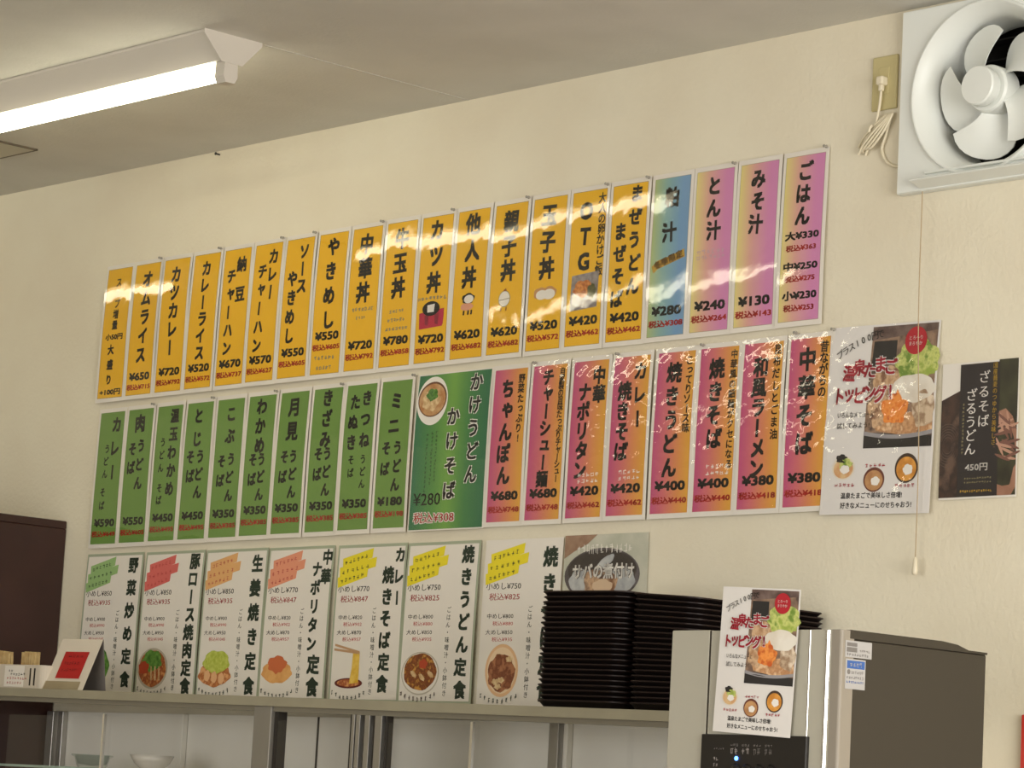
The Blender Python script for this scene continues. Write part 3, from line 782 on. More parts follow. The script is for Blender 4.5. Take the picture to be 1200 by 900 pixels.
# ---------------------------------------------------------------- topping poster (one on the wall, one on the machine)
def topping(t, sf, W, H, film):
    A = lambda u: u * W
    B = lambda v: v * H
    k = W / .276
    m = MB(); sf.slab(m, 0, 0, W, H, -.0005, 0, mat('poster_white', srgb(222, 218, 214), .6), 5, 12); m.build('sheet', t)
    m = MB(); h = .0004
    q = lambda pts, hh, mm: sf.poly(m, [(A(u), B(v)) for u, v in pts], h + hh, mm)
    e = lambda u, v, ru, rv, hh, mm, wob=0., lob=5: sf.ell(m, A(u), B(v), ru * W, rv * W, h + hh, mm, 36, wob, 0, lob)
    q([(.39, .012), (.985, .012), (.985, .655), (.37, .655)], 0, mat('photo_ground', srgb(112, 88, 74), .6, mottle=[srgb(150, 122, 100), srgb(84, 66, 58)], scale=30))
    q([(.41, .09), (.62, .09), (.62, .21), (.4, .22)], .0002, mat('photo_black', srgb(38, 34, 32)))
    q([(.39, .012), (.985, .012), (.985, .05), (.39, .085)], .0002, mat('photo_table', srgb(120, 100, 92), .6, mottle=[srgb(86, 66, 60)], scale=40))
    q([(.37, .57), (.985, .60), (.985, .655), (.37, .655)], .0002, mat('photo_black', srgb(38, 34, 32)))
    # bowl rim along the bottom
    rim = [(.37 + .615 * i / 12, .565 + .045 * math.sin(PI * (i + 3) / 24 * 1.3)) for i in range(13)]
    q(rim + [(u, v - .022) for u, v in rim[::-1]], .0004, mat('photo_rim', srgb(150, 146, 148)))
    q([(.44, .50), (.98, .46), (.985, .585), (.7, .59), (.48, .565)], .0003, mat('photo_noodle', srgb(206, 160, 116), .6, mottle=[srgb(176, 126, 84), srgb(226, 190, 150)], scale=60))
    e(.82, .205, .2, .145, .0005, mat('photo_lettuce', srgb(150, 170, 72), .6, mottle=[srgb(200, 206, 120), srgb(110, 140, 50)], scale=55), .06, 7)
    q([(.6, .2), (.985, .14), (.985, .28), (.66, .3)], .0006, mat('photo_lettuce', srgb(150, 170, 72)))
    e(.56, .33, .14, .14, .0007, mat('photo_meat', srgb(170, 128, 92), .6, mottle=[srgb(206, 172, 136), srgb(124, 84, 60)], scale=50), .08)
    e(.5, .45, .1, .13, .0007, mat('photo_meat', srgb(170, 128, 92)), .1)
    e(.9, .46, .1, .13, .0008, mat('photo_mushroom', srgb(206, 184, 156), .6, mottle=[srgb(150, 120, 92), srgb(226, 208, 184)], scale=45), .08)
    e(.8, .35, .2, .1, .0009, mat('photo_egg', srgb(230, 224, 212), .6, mottle=[srgb(216, 206, 190)], scale=30), .04)
    e(.64, .455, .12, .105, .0011, mat('photo_carrot', srgb(226, 122, 40), .6, mottle=[srgb(236, 150, 70), srgb(196, 90, 30)], scale=70), .1)
    q([(.58, .46), (.66, .35), (.74, .46)], .0012, mat('photo_carrot', srgb(226, 122, 40)))
    m.build('food_photo', t)
    m = MB()
    e(.795, .1, .1, .1, .0014, mat('badge_red', srgb(176, 24, 40), .6))
    sf.text(m, 'とろ〜り', A(.735), B(.075), A(.855), B(.096), h + .0018, WHITEINK, .01)
    sf.text(m, 'まろやか', A(.735), B(.105), A(.855), B(.126), h + .0018, WHITEINK, .01)
    m.build('badge', t)
    m = MB()
    for i, ch in enumerate('プラス100円で'):
        sf.char(m, ch, A(.1 + .052 * i), B(.15 - .1 * math.sin(PI * i / 16)), .068 * W, .068 * W, h + .0016, INK, .008, -.5 + .05 * i, False)
    m.build('small_lettering', t)
    for (s_, u0, u1, v0, v1, bb, hh) in (('いろんなメニューに', .12, .46, .46, .49, .012, .0016), ('試してみよう!', .12, .42, .515, .548, .012, .0016),
                                 ('温泉たまごで美味しさ倍増!', .19, .75, .885, .918, .02, 0), ('好きなメニューにのせちゃおう!', .19, .84, .936, .97, .02, 0)):
        m = MB(); sf.text(m, s_, A(u0), B(v0), A(u1), B(v1), h + hh, INK, bb)
        m.build('small_lettering', t)
    m = MB()
    dr = mat('title_red', srgb(160, 24, 44), .6)
    for bold, mm, hh in ((.085, mat('poster_white', (1, 1, 1)), .0014), (.035, dr, .0019)):
        for i, ch in enumerate('温泉たまご'): sf.char(m, ch, A(.2 + .095 * i), B(.255 - .022 * (i % 2) - .006 * i), .115 * W, .12 * W, h + hh + .00005 * i, mm, bold, .06 * (-1) ** i, False)
        for i, ch in enumerate('トッピング!'): sf.char(m, ch, A(.12 + .095 * i), B(.375 - .012 * (i % 2)), .115 * W, .13 * W, h + hh + .00005 * i, mm, bold, .06 * (-1) ** i, False)
    m.build('title_lettering', t)
    bs = ((.2, .755, .105, .085), (.485, .82, .095, .088), (.775, .765, .105, .105))
    for i, (u, v, ru, rv) in enumerate(bs):
        m = MB()
        e(u, v, ru, rv, .0002, (mat('bowl_white', srgb(224, 214, 196)), mat('bowl_maroon', srgb(104, 52, 38)), mat('bowl_black', srgb(66, 48, 36)))[i])
        e(u, v + .004, ru * .86, rv * .82, .0004, (mat('soup_pale', srgb(220, 188, 140), .6, mottle=[srgb(206, 150, 100)], scale=60), mat('soup_miso', srgb(170, 120, 76), .6, mottle=[srgb(196, 150, 100)], scale=60),
                                        mat('soup_curry', srgb(196, 128, 44), .6, mottle=[srgb(226, 160, 70)], scale=60))[i])
        if i == 0:
            e(u + .02, v - .02, .06, .04, .0006, mat('photo_lettuce', srgb(150, 170, 72)), .1)
            e(u - .02, v - .05, .05, .03, .0006, mat('photo_black', srgb(38, 34, 32)), .1)
        e(u + .015, v + .008, ru * .42, rv * .36, .0008, WHITEINK, .06)
        m.build('bowl_photo', t)
    for (u, v) in ((.13, .835), (.4, .735), (.68, .845)):
        m = MB(); sf.scrib(m, A(u), B(v), .19 * W, .022 * H, h + .001, dr, 5); m.build('caption', t)
    if film:
        m = MB(); sf.grid(m, .001, .001, W - .001, H - .001, .0034, film, 10, 16); m.build('clear_film', t)

t = thing('topping_poster', (1.092, 0, 2.193), 'large white food poster with red title, pinned right of the middle row', 'poster', 'egg topping posters')
t.rotation_euler = (0, .022, 0)
topping(t, wall_surf(.277, .376, 600, .0014), .277, .376, CRUMPLE)

# cold noodle poster
t = thing('noodle_poster', (1.3765, 0, 2.0985), 'small black poster reading ざるそば at 450円, rightmost on the wall', 'poster')
W, H = .1845, .263
sf = wall_surf(W, H, 610, .0006)
A = lambda u: u * W
B = lambda v: v * H
m = MB(); sf.slab(m, 0, 0, W, H, -.0005, 0, PAPER, 4, 8); m.build('sheet', t)
m = MB(); h = .0004
q = lambda pts, hh, mm: sf.poly(m, [(A(u), B(v)) for u, v in pts], h + hh, mm)
q([(.0, .27), (.26, .2), (.26, .985), (0, .985)], 0, mat('photo_umber', srgb(74, 52, 42), .6, mottle=[srgb(48, 34, 30), srgb(104, 80, 66)], scale=24))
q([(.74, .0), (.985, .0), (.985, .985), (.74, .985)], 0, mat('photo_shade', srgb(44, 40, 28), .6, mottle=[srgb(62, 62, 40)], scale=24))
q([(.74, .38), (.84, .36), (.93, .42), (.985, .52), (.985, .93), (.93, .985), (.74, .985)], .0002, mat('photo_basket', srgb(164, 120, 98), .6, mottle=[srgb(146, 102, 80)], scale=30))
m.build('photo', t)
m = MB()
nd = mat('photo_soba', srgb(122, 82, 70))
for k in range(26):
    sf.ell(m, A(.84 + random.uniform(-.07, .1)), B(.56 + random.uniform(-.14, .16)), .02, .003, h + .0004 + k * .00002, nd if k % 2 else mat('photo_soba_light', srgb(186, 142, 120)), 14, 0, random.uniform(-.5, 1.5))
m.build('soba_photo', t)
m = MB()
for k in range(6):
    r = .012 + .004 * k
    pts = [(A(.1) + r * math.cos(a), B(.6) + 1.3 * r * math.sin(a)) for a in [2 * PI * i / 30 for i in range(31)]]
    for i in range(30):
        (a0, b0), (a1, b1) = pts[i], pts[i + 1]
        if 0 < a0 < A(.24) and 0 < a1 < A(.24):
            sf.poly(m, [(a0, b0), (a1, b1), (a1, b1 + .0012), (a0, b0 + .0012)], h + .0004, mat('photo_ripple', srgb(98, 80, 70)))
m.build('plate_photo', t)
m = MB(); sf.grid(m, A(.24), B(.015), A(.755), B(.985), h + .0006, mat('print_charcoal', srgb(42, 36, 36), .6), 4, 8); m.build('black_band', t)
m = MB()
sf.vcol(m, 'ざるそば', A(.555), B(.12), B(.44), .15 * W, h + .001, WHITEINK, .014, .095 * H)
sf.vcol(m, 'ざるうどん', A(.395), B(.245), B(.64), .15 * W, h + .001, WHITEINK, .014, .095 * H)
m.build('dish_lettering', t)
m = MB(); sf.text(m, '450円', A(.34), B(.745), A(.63), B(.80), h + .001, WHITEINK, .02); m.build('price_lettering', t)
gd = mat('print_old_gold', srgb(206, 164, 50), .6)
m = MB(); sf.vcol(m, '国産蕎麦のつゆから美味しさ', A(.695), B(.04), B(.6), .06 * W, h + .001, gd, .01, .045 * H); m.build('gold_lettering', t)
m = MB(); sf.scrib(m, A(.28), B(.3), .03 * W, .38 * H, h + .001, GREYINK, 14, True)
for v in (.845, .875): sf.scrib(m, A(.33), B(v), .36 * W, .014 * H, h + .001, GREYINK, 11)
sf.scrib(m, A(.28), B(.935), .42 * W, .02 * H, h + .001, gd, 14)
m.build('small_print', t)
m = MB(); sf.grid(m, .001, .001, W - .001, H - .001, .0034, FILM, 6, 10); m.build('clear_film', t)

# ---------------------------------------------------------------- pins at the sheet corners
PINM = mat('pin_plastic', srgb(150, 146, 136), .25)
def pin(x, z, label):
    t = thing('push_pin', (x, 0, z), label, 'pin', 'push pins on the menu sheets')
    m = MB(); m.lathe([(.0032, -.0085), (.0036, -.0095), (.0026, -.012), (.0024, -.014), (.0032, -.016), (.0028, -.0175)], (0, 0, 0), 'y', PINM, 14); m.build('head', t)
    m = MB(); m.tube([(0, 0.004, 0), (0, -.009, 0)], .0006, ALU, 6, 1); m.build('needle', t)
names = [a[0] for a in top]
for i in (2, 4, 6, 7, 9, 11, 13, 15, 16, 18):
    pin(-1.4405 + .1255 * i - .009, T1 + .0085, 'grey push pin above the gap between the %s and %s strips' % (names[i - 1], names[i]))
pin(-1.4405 + .1255 * 20 - .009, T1 + .012, 'grey push pin at the top right corner of the ごはん strip')
gn = [a[0] for a in grn]
for i in (2, 4, 6, 8): pin(-1.4275 + .1258 * i - .009, T2 + .009, 'grey push pin above the gap between the %s and %s strips' % (gn[i - 1], gn[i]))
pin(-.172, T2 + .012, 'dark push pin left of the noodle bowl sheet, by the ミニ strip')
rn = [a[0] for a in ros]
for i, x in ((2, .233), (4, .4915), (6, .742)): pin(x, T2 + .011, 'grey push pin above the gap between the %s and %s strips' % (rn[i - 1], rn[i]))
for x, z, lb in ((1.0, 2.19, 'left grey push pin of the pair between the 中華そば strip and the large food poster'),
                 (1.1, 2.189, 'grey push pin in the top left corner of the large food poster')): pin(x, z, lb)

# ================================================================== FAN
FANW = mat('fan_plastic', srgb(228, 231, 226), 0.4)
FANB = mat('fan_dark', srgb(26, 22, 20), 0.8)
FC = (1.467, 2.630)
t = thing('ventilating_fan', (FC[0], 0, FC[1]), 'white wall ventilating fan with open blades at the upper right corner', 'fan')
x0, x1, z0, z1 = 1.2586 - FC[0], 1.6714 - FC[0], 2.443 - FC[1], 2.812 - FC[1]
n = 96
def sq(t_):
    c, s_ = math.cos(t_), math.sin(t_)
    k = min((x1 if c > 0 else -x0) / max(abs(c), 1e-9), (z1 if s_ > 0 else -z0) / max(abs(s_), 1e-9))
    return (c * k, s_ * k)
rings = []
an = [2 * PI * k / n for k in range(n)]
cor = [math.atan2(z1, x1), math.atan2(z1, x0), math.atan2(z0, x0) + 2 * PI, math.atan2(z0, x1) + 2 * PI]
for cth in cor:
    an[min(range(n), key=lambda i: abs(an[i] - cth))] = cth
rings.append([(sq(a)[0], -.001, sq(a)[1]) for a in an])
rings.append([(sq(a)[0], -.018, sq(a)[1]) for a in an])
rings.append([(sq(a)[0] * .99, -.022, sq(a)[1] * .99) for a in an])
for (r, y) in ((.1745, -.022), (.1735, -.0285), (.171, -.031), (.1675, -.029), (.160, -.020), (.152, -.009), (.1465, .004), (.144, .02), (.144, .09)):
    rings.append([(r * math.cos(a), y, r * math.sin(a)) for a in an])
m = MB()
vs = [v for r in rings for v in r]
m.add(vs, [(j * n + i, j * n + (i + 1) % n, (j + 1) * n + (i + 1) % n, (j + 1) * n + i) for j in range(2) for i in range(n)], FANW)
m.add(vs, [(j * n + i, j * n + (i + 1) % n, (j + 1) * n + (i + 1) % n, (j + 1) * n + i) for j in (2,) for i in range(n)], FANW)
m.add(vs, [(j * n + i, j * n + (i + 1) % n, (j + 1) * n + (i + 1) % n, (j + 1) * n + i) for j in range(3, len(rings) - 1) for i in range(n)], FANW, smooth=True)
m.build('front_panel', t)
m = MB(); m.prism([(-.010, z0 + .020), (-.058, z0 + .017), (-.060, z0 + .015), (-.058, z0 + .013), (-.010, z0 + .001)], 'x', x0 + .062, x1 + .008, FANW); m.box(x0 + .075, x1 - .045, -.030, -.02, z0 + .031, z0 + .036, FANW, .001); m.build('bottom_lip', t)
m = MB(); m.lathe([(.0, .12), (.15, .12), (.15, .09)], (0, 0, 0), 'y', FANB, 48, True, False)
for k in range(7):
    z = -.12 + .04 * k
    hw = math.sqrt(max(.143 ** 2 - z * z, .0001))
    m.prism([(-hw, z), (hw, z), (hw, z + .003), (-hw, z + .003)], 'y', .075, .11, FANB)
o = m.build('shutter', t)
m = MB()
m.add([(.040, .06, .022), (.056, .06, .030), (.060, .06, .046), (.048, .06, .040)], [(0, 1, 2, 3)], mat('pink_light', srgb(255, 190, 200), .5))  # pink patch added to imitate outdoor light showing through the shutter
m.build('pink_light_patch', t)
def blade(th):
    m = MB(); N, M = 10, 10
    def pt(i, j, off):
        r = .034 + (.134 - .034) * i / N
        tt = (j / M - .5)
        f = i / N
        span = .72 + .46 * math.sin(PI * .62 * f)
        sweep = -.42 * f
        a = th + sweep + span * tt
        y = .016 + .042 * tt * (1 - .2 * f) + off
        rr = r * (1 - .13 * abs(2 * tt) ** 3 * f)
        return (rr * math.cos(a), y, rr * math.sin(a))
    for off in (0, .0022):
        vs = [pt(i, j, off) for i in range(N + 1) for j in range(M + 1)]
        m.add(vs, [(i * (M + 1) + j, i * (M + 1) + j + 1, (i + 1) * (M + 1) + j + 1, (i + 1) * (M + 1) + j) for i in range(N) for j in range(M)], FANW, smooth=True)
    ed = [(i, 0) for i in range(N + 1)] + [(N, j) for j in range(M + 1)] + [(i, M) for i in range(N, -1, -1)]
    vs = [pt(i, j, 0) for i, j in ed] + [pt(i, j, .0022) for i, j in ed]; L = len(ed)
    m.add(vs, [(k, k + 1, L + k + 1, L + k) for k in range(L - 1)], FANW)
    m.build('blade', t)
for k in range(5): blade(math.radians(134 + 72 * k))
m = MB(); m.lathe([(.047, .03), (.047, -.008), (.044, -.013), (.034, -.013)], (0, 0, 0), 'y', FANW, 64, False, True); m.build('hub', t)
m = MB(); m.lathe([(.034, -.012), (.034, -.020), (.038, -.021), (.039, -.024), (.039, -.040), (.0365, -.0435), (.0, -.0445)], (0, 0, 0), 'y', FANW, 64, False, False); m.build('hub_cap', t)

cd = thing('pull_cord', (1.336, -.035, 2.438), 'thin pull cord hanging from the fan down to below the large poster', 'cord')
STR = mat('string', srgb(170, 150, 120), .8)
m = MB(); m.tube([(0, 0, 0), (.001, 0, -.25), (.006, 0.008, -.5), (.004, .012, -.716)], .0011, STR, 6, 6); m.build('string', cd)
m = MB(); m.lathe([(.002, 0), (.0042, -.004), (.006, -.03), (.0045, -.034), (.0, -.035)], (.004, .012, -.712), 'z', mat('ivory_plastic', srgb(214, 204, 180), .4), 14); m.build('grip', cd)

# outlet, plug and bundled cord
BEIGE = mat('outlet_beige', srgb(192, 180, 132), .45)
CORDM = mat('cord_ivory', srgb(222, 212, 186), .5)
t = thing('outlet_plate', (1.2045, 0, 2.68), 'beige wall outlet plate beside the fan', 'outlet')
m = MB(); m.box(-.0325, .0325, -.007, 0, -.0555, .0555, BEIGE, .0035); m.build('cover', t)
m = MB(); m.box(-.013, .013, -.0085, -.006, -.024, .032, BEIGE, .001); m.build('socket_block', t)
t = thing('power_cord', (1.199, -.0085, 2.69), 'ivory power cord bundled below the outlet plate and running to the fan', 'cord')
m = MB(); m.box(-.001, .017, -.018, .0015, -.018, .0, CORDM, .004); m.box(.003, .013, -.014, -.004, -.030, -.016, CORDM, .003); m.build('plug', t)
m = MB()
m.tube([(.008, -.009, -.027), (.004, -.008, -.06), (-.006, -.004, -.09), (-.01, -.004, -.115)], .0028, CORDM, 8, 6)
base = Vector((-.006, -.003, -.105))
for k in range(4):
    dx = .0065 * (k - 1.5)
    m.tube([(-.046 + dx, .002, -.135 - .006 * k), (-.03 + dx, -.003, -.118 - .004 * k), (-.002 + dx, -.006, -.098 - .002 * k), (.026 + dx * .6, -.003, -.078), (.030 + dx * .5, -.008, -.086),
            (.008 + dx, -.012, -.108 - .003 * k), (-.022 + dx, -.010, -.134 - .003 * k), (-.040 + dx, -.004, -.150 + .004 * k)], .0026, CORDM, 8, 5)
m.tube([(.028, -.002, -.085), (.016, 0, -.12), (.006, .002, -.145), (.016, .003, -.17), (.036, .003, -.183), (.058, .003, -.186)], .0032, CORDM, 8, 6)
m.build('cable', t)
m = MB(); m.tube([(-.014, -.016, -.112), (-.012, -.016, -.104), (-.008, -.014, -.098)], .003, CORDM, 8, 3); m.build('tie', t)

# little nail under the ceiling
t = thing('nail', (-.992, 0, 2.812), 'small dark nail in the wall just under the ceiling near the lamp', 'nail')
m = MB(); m.tube([(0, .01, 0), (0, -.012, .001)], .0022, DARKLINE, 8, 1); m.lathe([(.004, -.012), (.004, -.0135), (.0, -.0138)], (0, 0, .001), 'y', DARKLINE, 10); m.build('shank', t)

# red board at the far right
t = thing('red_board', (1.594, 0, 1.43), 'red board on the wall, a sliver at the lower right edge', 'board')
m = MB(); m.box(0, .16, -.012, -.001, -.5, 0, mat('red_plastic', srgb(206, 50, 40), .4), .002); m.build('board', t)
m = MB(); m.box(.02, .14, -.0128, -.012, -.47, -.2, PAPER); m.build('white_panel', t)

# ================================================================== SHELF CABINET
TL = -.0132                                            # the shelf dips slightly to the right
def sz(x): return 1.4205 + TL * x
SHELFM = mat('shelf_edge', srgb(168, 162, 140), 0.45, 0.2, mottle=[srgb(158, 152, 132)], scale=8)
CABW = mat('cabinet_white', srgb(242, 240, 232), 0.5, mottle=[srgb(236, 233, 224)], scale=5)
cab = thing('display_cabinet', (0, 0, 0), 'grey topped glass-door cabinet under the posters, trays standing on it', 'cabinet')
def sheared(mb, x0, x1, y0, y1, zt, zb, mm):
    """slab following the dip: zt, zb measured from the shelf's top"""
    vs = []
    for x in (x0, x1):
        for y in (y0, y1):
            for z in (zt, zb): vs.append((x, y, sz(x) + z))
    mb.add(vs, [(0, 1, 3, 2), (4, 6, 7, 5), (0, 2, 6, 4), (1, 5, 7, 3), (0, 4, 5, 1), (2, 3, 7, 6)], mm)
m = MB(); sheared(m, -1.54, 1.46, -.4, -.001, 0, -.020, SHELFM); m.build('top_board', cab)
m = MB(); sheared(m, -1.535, 1.455, -.388, -.37, -.02, -.031, mat('rail_grey', srgb(132, 126, 110), .5)); m.build('door_rail', cab)
m = MB(); m.box(-1.535, 1.455, -.012, -.002, .3, 1.398, CABW); m.build('back_panel', cab)
for x in (-.968, -.439, .352):
    m = MB(); m.box(x - .003, x + .003, -.0135, -.012, .3, 1.398, DARKLINE); m.build('panel_joint', cab)
for x, wd, mm in ((-1.515, .03, ALU), (-1.468, .022, ALU), (-.952, .02, CABW), (.373, .03, ALU), (.41, .012, CABW)):
    m = MB(); m.box(x - wd / 2, x + wd / 2, -.03, -.0135, .3, 1.398, mm, .002); m.build('upright', cab)
m = MB(); m.box(-.195, -.135, -.395, -.35, .02, sz(-.19) - .02, mat('post_grey', srgb(150, 146, 138), .4, .5), .002); m.build('front_post', cab)
m = MB(); m.box(-.133, -.122, -.385, -.36, .02, sz(-.13) - .02, DARKLINE); m.build('post_gasket', cab)
for k, (a, b, y) in enumerate(((-1.53, -.772, -.385), (-.775, -.2, -.372), (-.12, .5047, -.385), (.24, .95, -.372), (.95, 1.45, -.385))):
    m = MB(); m.box(a, b, y, y + .005, .36, 1.372, GLASS); d = m.build('glass_door', cab)
    if k in (0, 2):
        m = MB(); m.box(b - .003, b + .004, y - .001, y + .006, .36, 1.378, CHROME); m.build('edge_strip', d)
for x, wd, mm in ((.130, .008, DARKLINE), (.140, .010, ALU), (.156, .013, ALU), (.174, .006, DARKLINE), (.186, .016, ALU), (.205, .007, DARKLINE), (.222, .022, ALU), (.243, .005, DARKLINE)):
    m = MB(); m.box(x - wd / 2, x + wd / 2, -.392 + (.004 if mm is DARKLINE else 0), -.37, .36, sz(x) - .031, mm, .001); m.build('stile', cab)
m = MB(); m.box(-1.53, 1.45, -.365, -.03, 1.2475, 1.2535, GLASS); m.box(-1.53, 1.45, -.367, -.365, 1.2475, 1.2535, mat('glass_edge', srgb(150, 172, 160), .2)); m.build('inner_shelf', cab)
for z in (.9, .3): 
    m = MB(); m.box(-1.53, 1.45, -.38, -.012, z, z + .02, CABW); m.build('shelf_board', cab)
m = MB(); m.box(-1.53, 1.45, -.36, -.01, 0, .3, mat('base_grey', srgb(140, 136, 126), .5)); m.build('base', cab)
m = MB(); m.box(1.45, 1.458, -.39, -.002, .3, 1.385, CABW); m.build('side_panel', cab)

# dishes inside
t = thing('glass_dish', (-1.07, -.2, 1.2535), 'small clear glass dish inside the cabinet at far left', 'dish')
m = MB(); m.lathe([(.0, 0), (.032, 0), (.037, .006), (.043, .026), (.051, .030), (.051, .033), (.042, .030), (.035, .010), (.0, .006)], (0, 0, 0), 'z', film_mat('dish_glass', 0, 1, 1.5, (.90, .94, .92), .02), 36, True, False); m.build('dish', t)
t = thing('bowl', (-.825, -.2, 1.2535), 'white ceramic bowl inside the cabinet beside the glass dish', 'bowl')
m = MB(); m.lathe([(.0, .003), (.022, .003), (.022, 0), (.025, 0), (.027, .005), (.042, .017), (.0515, .037), (.0535, .037), (.043, .019), (.026, .009), (.0, .008)], (0, 0, 0), 'z', mat('porcelain', srgb(216, 212, 202), .25), 40, True, False); m.build('bowl_body', t)

# ---------------------------------------------------------------- trays: three stacks on the shelf
TRAYM = mat('black_lacquer', srgb(17, 11, 10), 0.42, spec=0.3)
TRIM = mat('tray_rim', srgb(34, 22, 20), 0.45, spec=.3)
def rr_loop(hx, hy, r, n=7):
    pts = []
    for (cx, cy, a0) in ((hx - r, hy - r, 0), (-hx + r, hy - r, PI / 2), (-hx + r, -hy + r, PI), (hx - r, -hy + r, 1.5 * PI)):
        for k in range(n + 1):
            a = a0 + PI / 2 * k / n; pts.append((cx + r * math.cos(a), cy + r * math.sin(a)))
    return pts
def tray_mesh(hx, hy):
    m = MB()
    prof = [(.016, 0, TRAYM), (.012, .0012, TRAYM), (.003, .0105, TRAYM), (.0, .0118, TRIM), (.0, .0138, TRIM), (.002, .0146, TRIM), (.004, .0138, TRAYM), (.0145, .0032, TRAYM), (.020, .0026, TRAYM)]
    loops = [rr_loop(hx - i, hy - i, max(.034 - i, .012)) for i, z, _ in prof]
    L = len(loops[0])
    for k in range(len(prof) - 1):
        vs = [(x, y, prof[k][1]) for x, y in loops[k]] + [(x, y, prof[k + 1][1]) for x, y in loops[k + 1]]
        m.add(vs, [(i, (i + 1) % L, L + (i + 1) % L, L + i) for i in range(L)], prof[k + 1][2], smooth=True)
    m.add([(x, y, prof[0][1]) for x, y in loops[0]], [tuple(range(L))[::-1]], TRAYM)
    m.add([(x, y, prof[-1][1]) for x, y in loops[-1]], [tuple(range(L))], TRAYM)
    return m
for (xc, hx, cnt, sname, lean, pitch) in ((.796, .1235, 22, 'wide left', 0, .0102), (1.021, .092, 21, 'narrow right', .055, .0103)):
    proto = tray_mesh(hx, .190).build('serving_tray')
    for k in range(cnt):
        if k == 0: o = proto
        else:
            o = proto.copy(); COL.objects.link(o)
        th = lean * k / cnt
        o.location = (xc + random.uniform(-.0015, .0015), -.194 + random.uniform(-.002, .002), sz(xc) + .0006 + pitch * k)
        o.rotation_euler = (0, -TL + th, 0)
        if k == cnt - 1: lab = 'black serving tray at the top of the %s stack on the shelf' % sname
        elif k == 0: lab = 'black serving tray at the bottom of the %s stack on the shelf' % sname
        else: lab = 'black tray, number %d down in the %s stack on the shelf' % (cnt - k, sname)
        tag(o, lab, 'tray', 'serving trays in the %s stack' % sname)

# ---------------------------------------------------------------- tent card and chopstick box at the left end
CARD = mat('card_white', srgb(216, 206, 190), .6)
zs = sz(-1.0)
t = thing('tent_card', (-.985, -.328, zs), 'folded white tent card with a red square, left end of the shelf', 'sign')
t.rotation_euler = (0, -TL, 0)
wd = .084
def leaf(y0, y1, hh, mm=CARD):
    th = .0012
    d = Vector((0, y1 - y0, hh)).normalized(); nrm = Vector((0, -d.z, d.y)) if y1 > y0 else Vector((0, d.z, -d.y))
    m = MB(); vs = []
    for x in (-wd, wd):
        for (y, z) in ((y0, 0.0008), (y1, hh)):
            for o_ in (0, th): vs.append((x, y + nrm.y * o_ * -1, z - nrm.z * o_ * 1 if False else z))
    m.add(vs, [(0, 2, 3, 1), (4, 5, 7, 6), (0, 1, 5, 4), (2, 6, 7, 3), (0, 4, 6, 2), (1, 3, 7, 5)], mm)
    return m
HT = .125
leaf(-.034, .0145, HT).build('front_leaf', t)
leaf(.034, .0165, HT, mat('card_shaded', srgb(120, 114, 110), .7)).build('back_leaf', t)  # white card painted grey for the shade inside the fold
sfc = Surf((-wd, .0145 - .0006, HT), (1, 0, 0), (0, -.0485, -HT + .0008), (0, -HT, .0485), 2 * wd, .136)
m = MB(); sfc.slab(m, .038, .034, .136, .104, .0006, .0012, mat('card_red', srgb(176, 26, 22), .6), 2, 2)
for (a, b, n_) in ((.058, .042, 4), (.05, .060, 6), (.05, .078, 6)): sfc.scrib(m, a, b, .065, .009, .0015, mat('card_dark_red', srgb(112, 16, 16), .6), n_)
m.build('red_square', t)
m = MB(); sfc.slab(m, .004, .112,   .150, .134, .0008, .0018, film_mat('strip_plastic', 0, 1, 1.5, (.86, .84, .78), .05), 2, 2); m.build('clear_strip', t)

t = thing('chopstick_box', (-1.19, -.31, sz(-1.19)), 'white lettered box of paired wooden sticks, far left on the shelf', 'box')
t.rotation_euler = (0, -TL, 0)
BOXM = mat('box_white', srgb(204, 194, 178), .6)
m = MB()
lo = rr_loop(.128, .055, .022, 6); L = len(lo); tk = .003
li = rr_loop(.128 - tk, .055 - tk, .019, 6)
for (A_, z0_, B_, z1_) in ((lo, .0008, lo, .058), (lo, .058, li, .058), (li, .058, li, .004)):
    m.add([(x, y, z0_) for x, y in A_] + [(x, y, z1_) for x, y in B_], [(i, (i + 1) % L, L + (i + 1) % L, L + i) for i in range(L)], BOXM)
m.add([(x, y, .0008) for x, y in lo], [tuple(range(L))[::-1]], BOXM); m.add([(x, y, .004) for x, y in li], [tuple(range(L))], BOXM)
m.build('box_body', t)
sfb = Surf((-.128, -.0553, .058), (1, 0, 0), (0, 0, -1), (0, -1, 0), .256, .057)
m = MB(); sfb.slab(m, .088, .003, .172, .054, 0, .0006, PAPER, 2, 2)
for (a, b, n_, mm) in ((.105, .012, 2, INK), (.114, .02, 6, INK), (.10, .03, 8, ROSE), (.10, .041, 6, ROSE)): sfb.scrib(m, a, b, .011 * n_, .007, .0009, mm, n_)
m.build('label_sheet', t)
m = MB()
for a in (.196, .214):
    sfb.poly(m, [(a, .008), (a + .006, .008), (a + .006, .05), (a, .05)], .0004, DARKLINE)
m.build('printed_bars', t)
STK = mat('stick_wood', srgb(206, 180, 128), .6, mottle=[srgb(184, 152, 100)], scale=60)
def sticks(x, y, lab, lean):
    g = thing('wooden_sticks', (x, y, sz(x) + .006), lab, 'sticks', 'bundles of wooden sticks in the box')
    g.rotation_euler = (lean, -TL + lean * .6, 0)
    for k in range(6):
        for j in range(2):
            mm = MB(); a = -.030 + .0105 * k
            mm.box(a, a + .0085, -.007 + .008 * j, 0 + .008 * j, 0, .085 + .002 * ((k * 3 + j) % 3), STK, .001); mm.build('stick', g)
sticks(-1.205, -.31, 'upright bundle of wooden sticks in the box, the one nearer the tent card', .03)
sticks(-1.318, -.31, 'upright bundle of wooden sticks in the box, the one at the picture edge', .10)

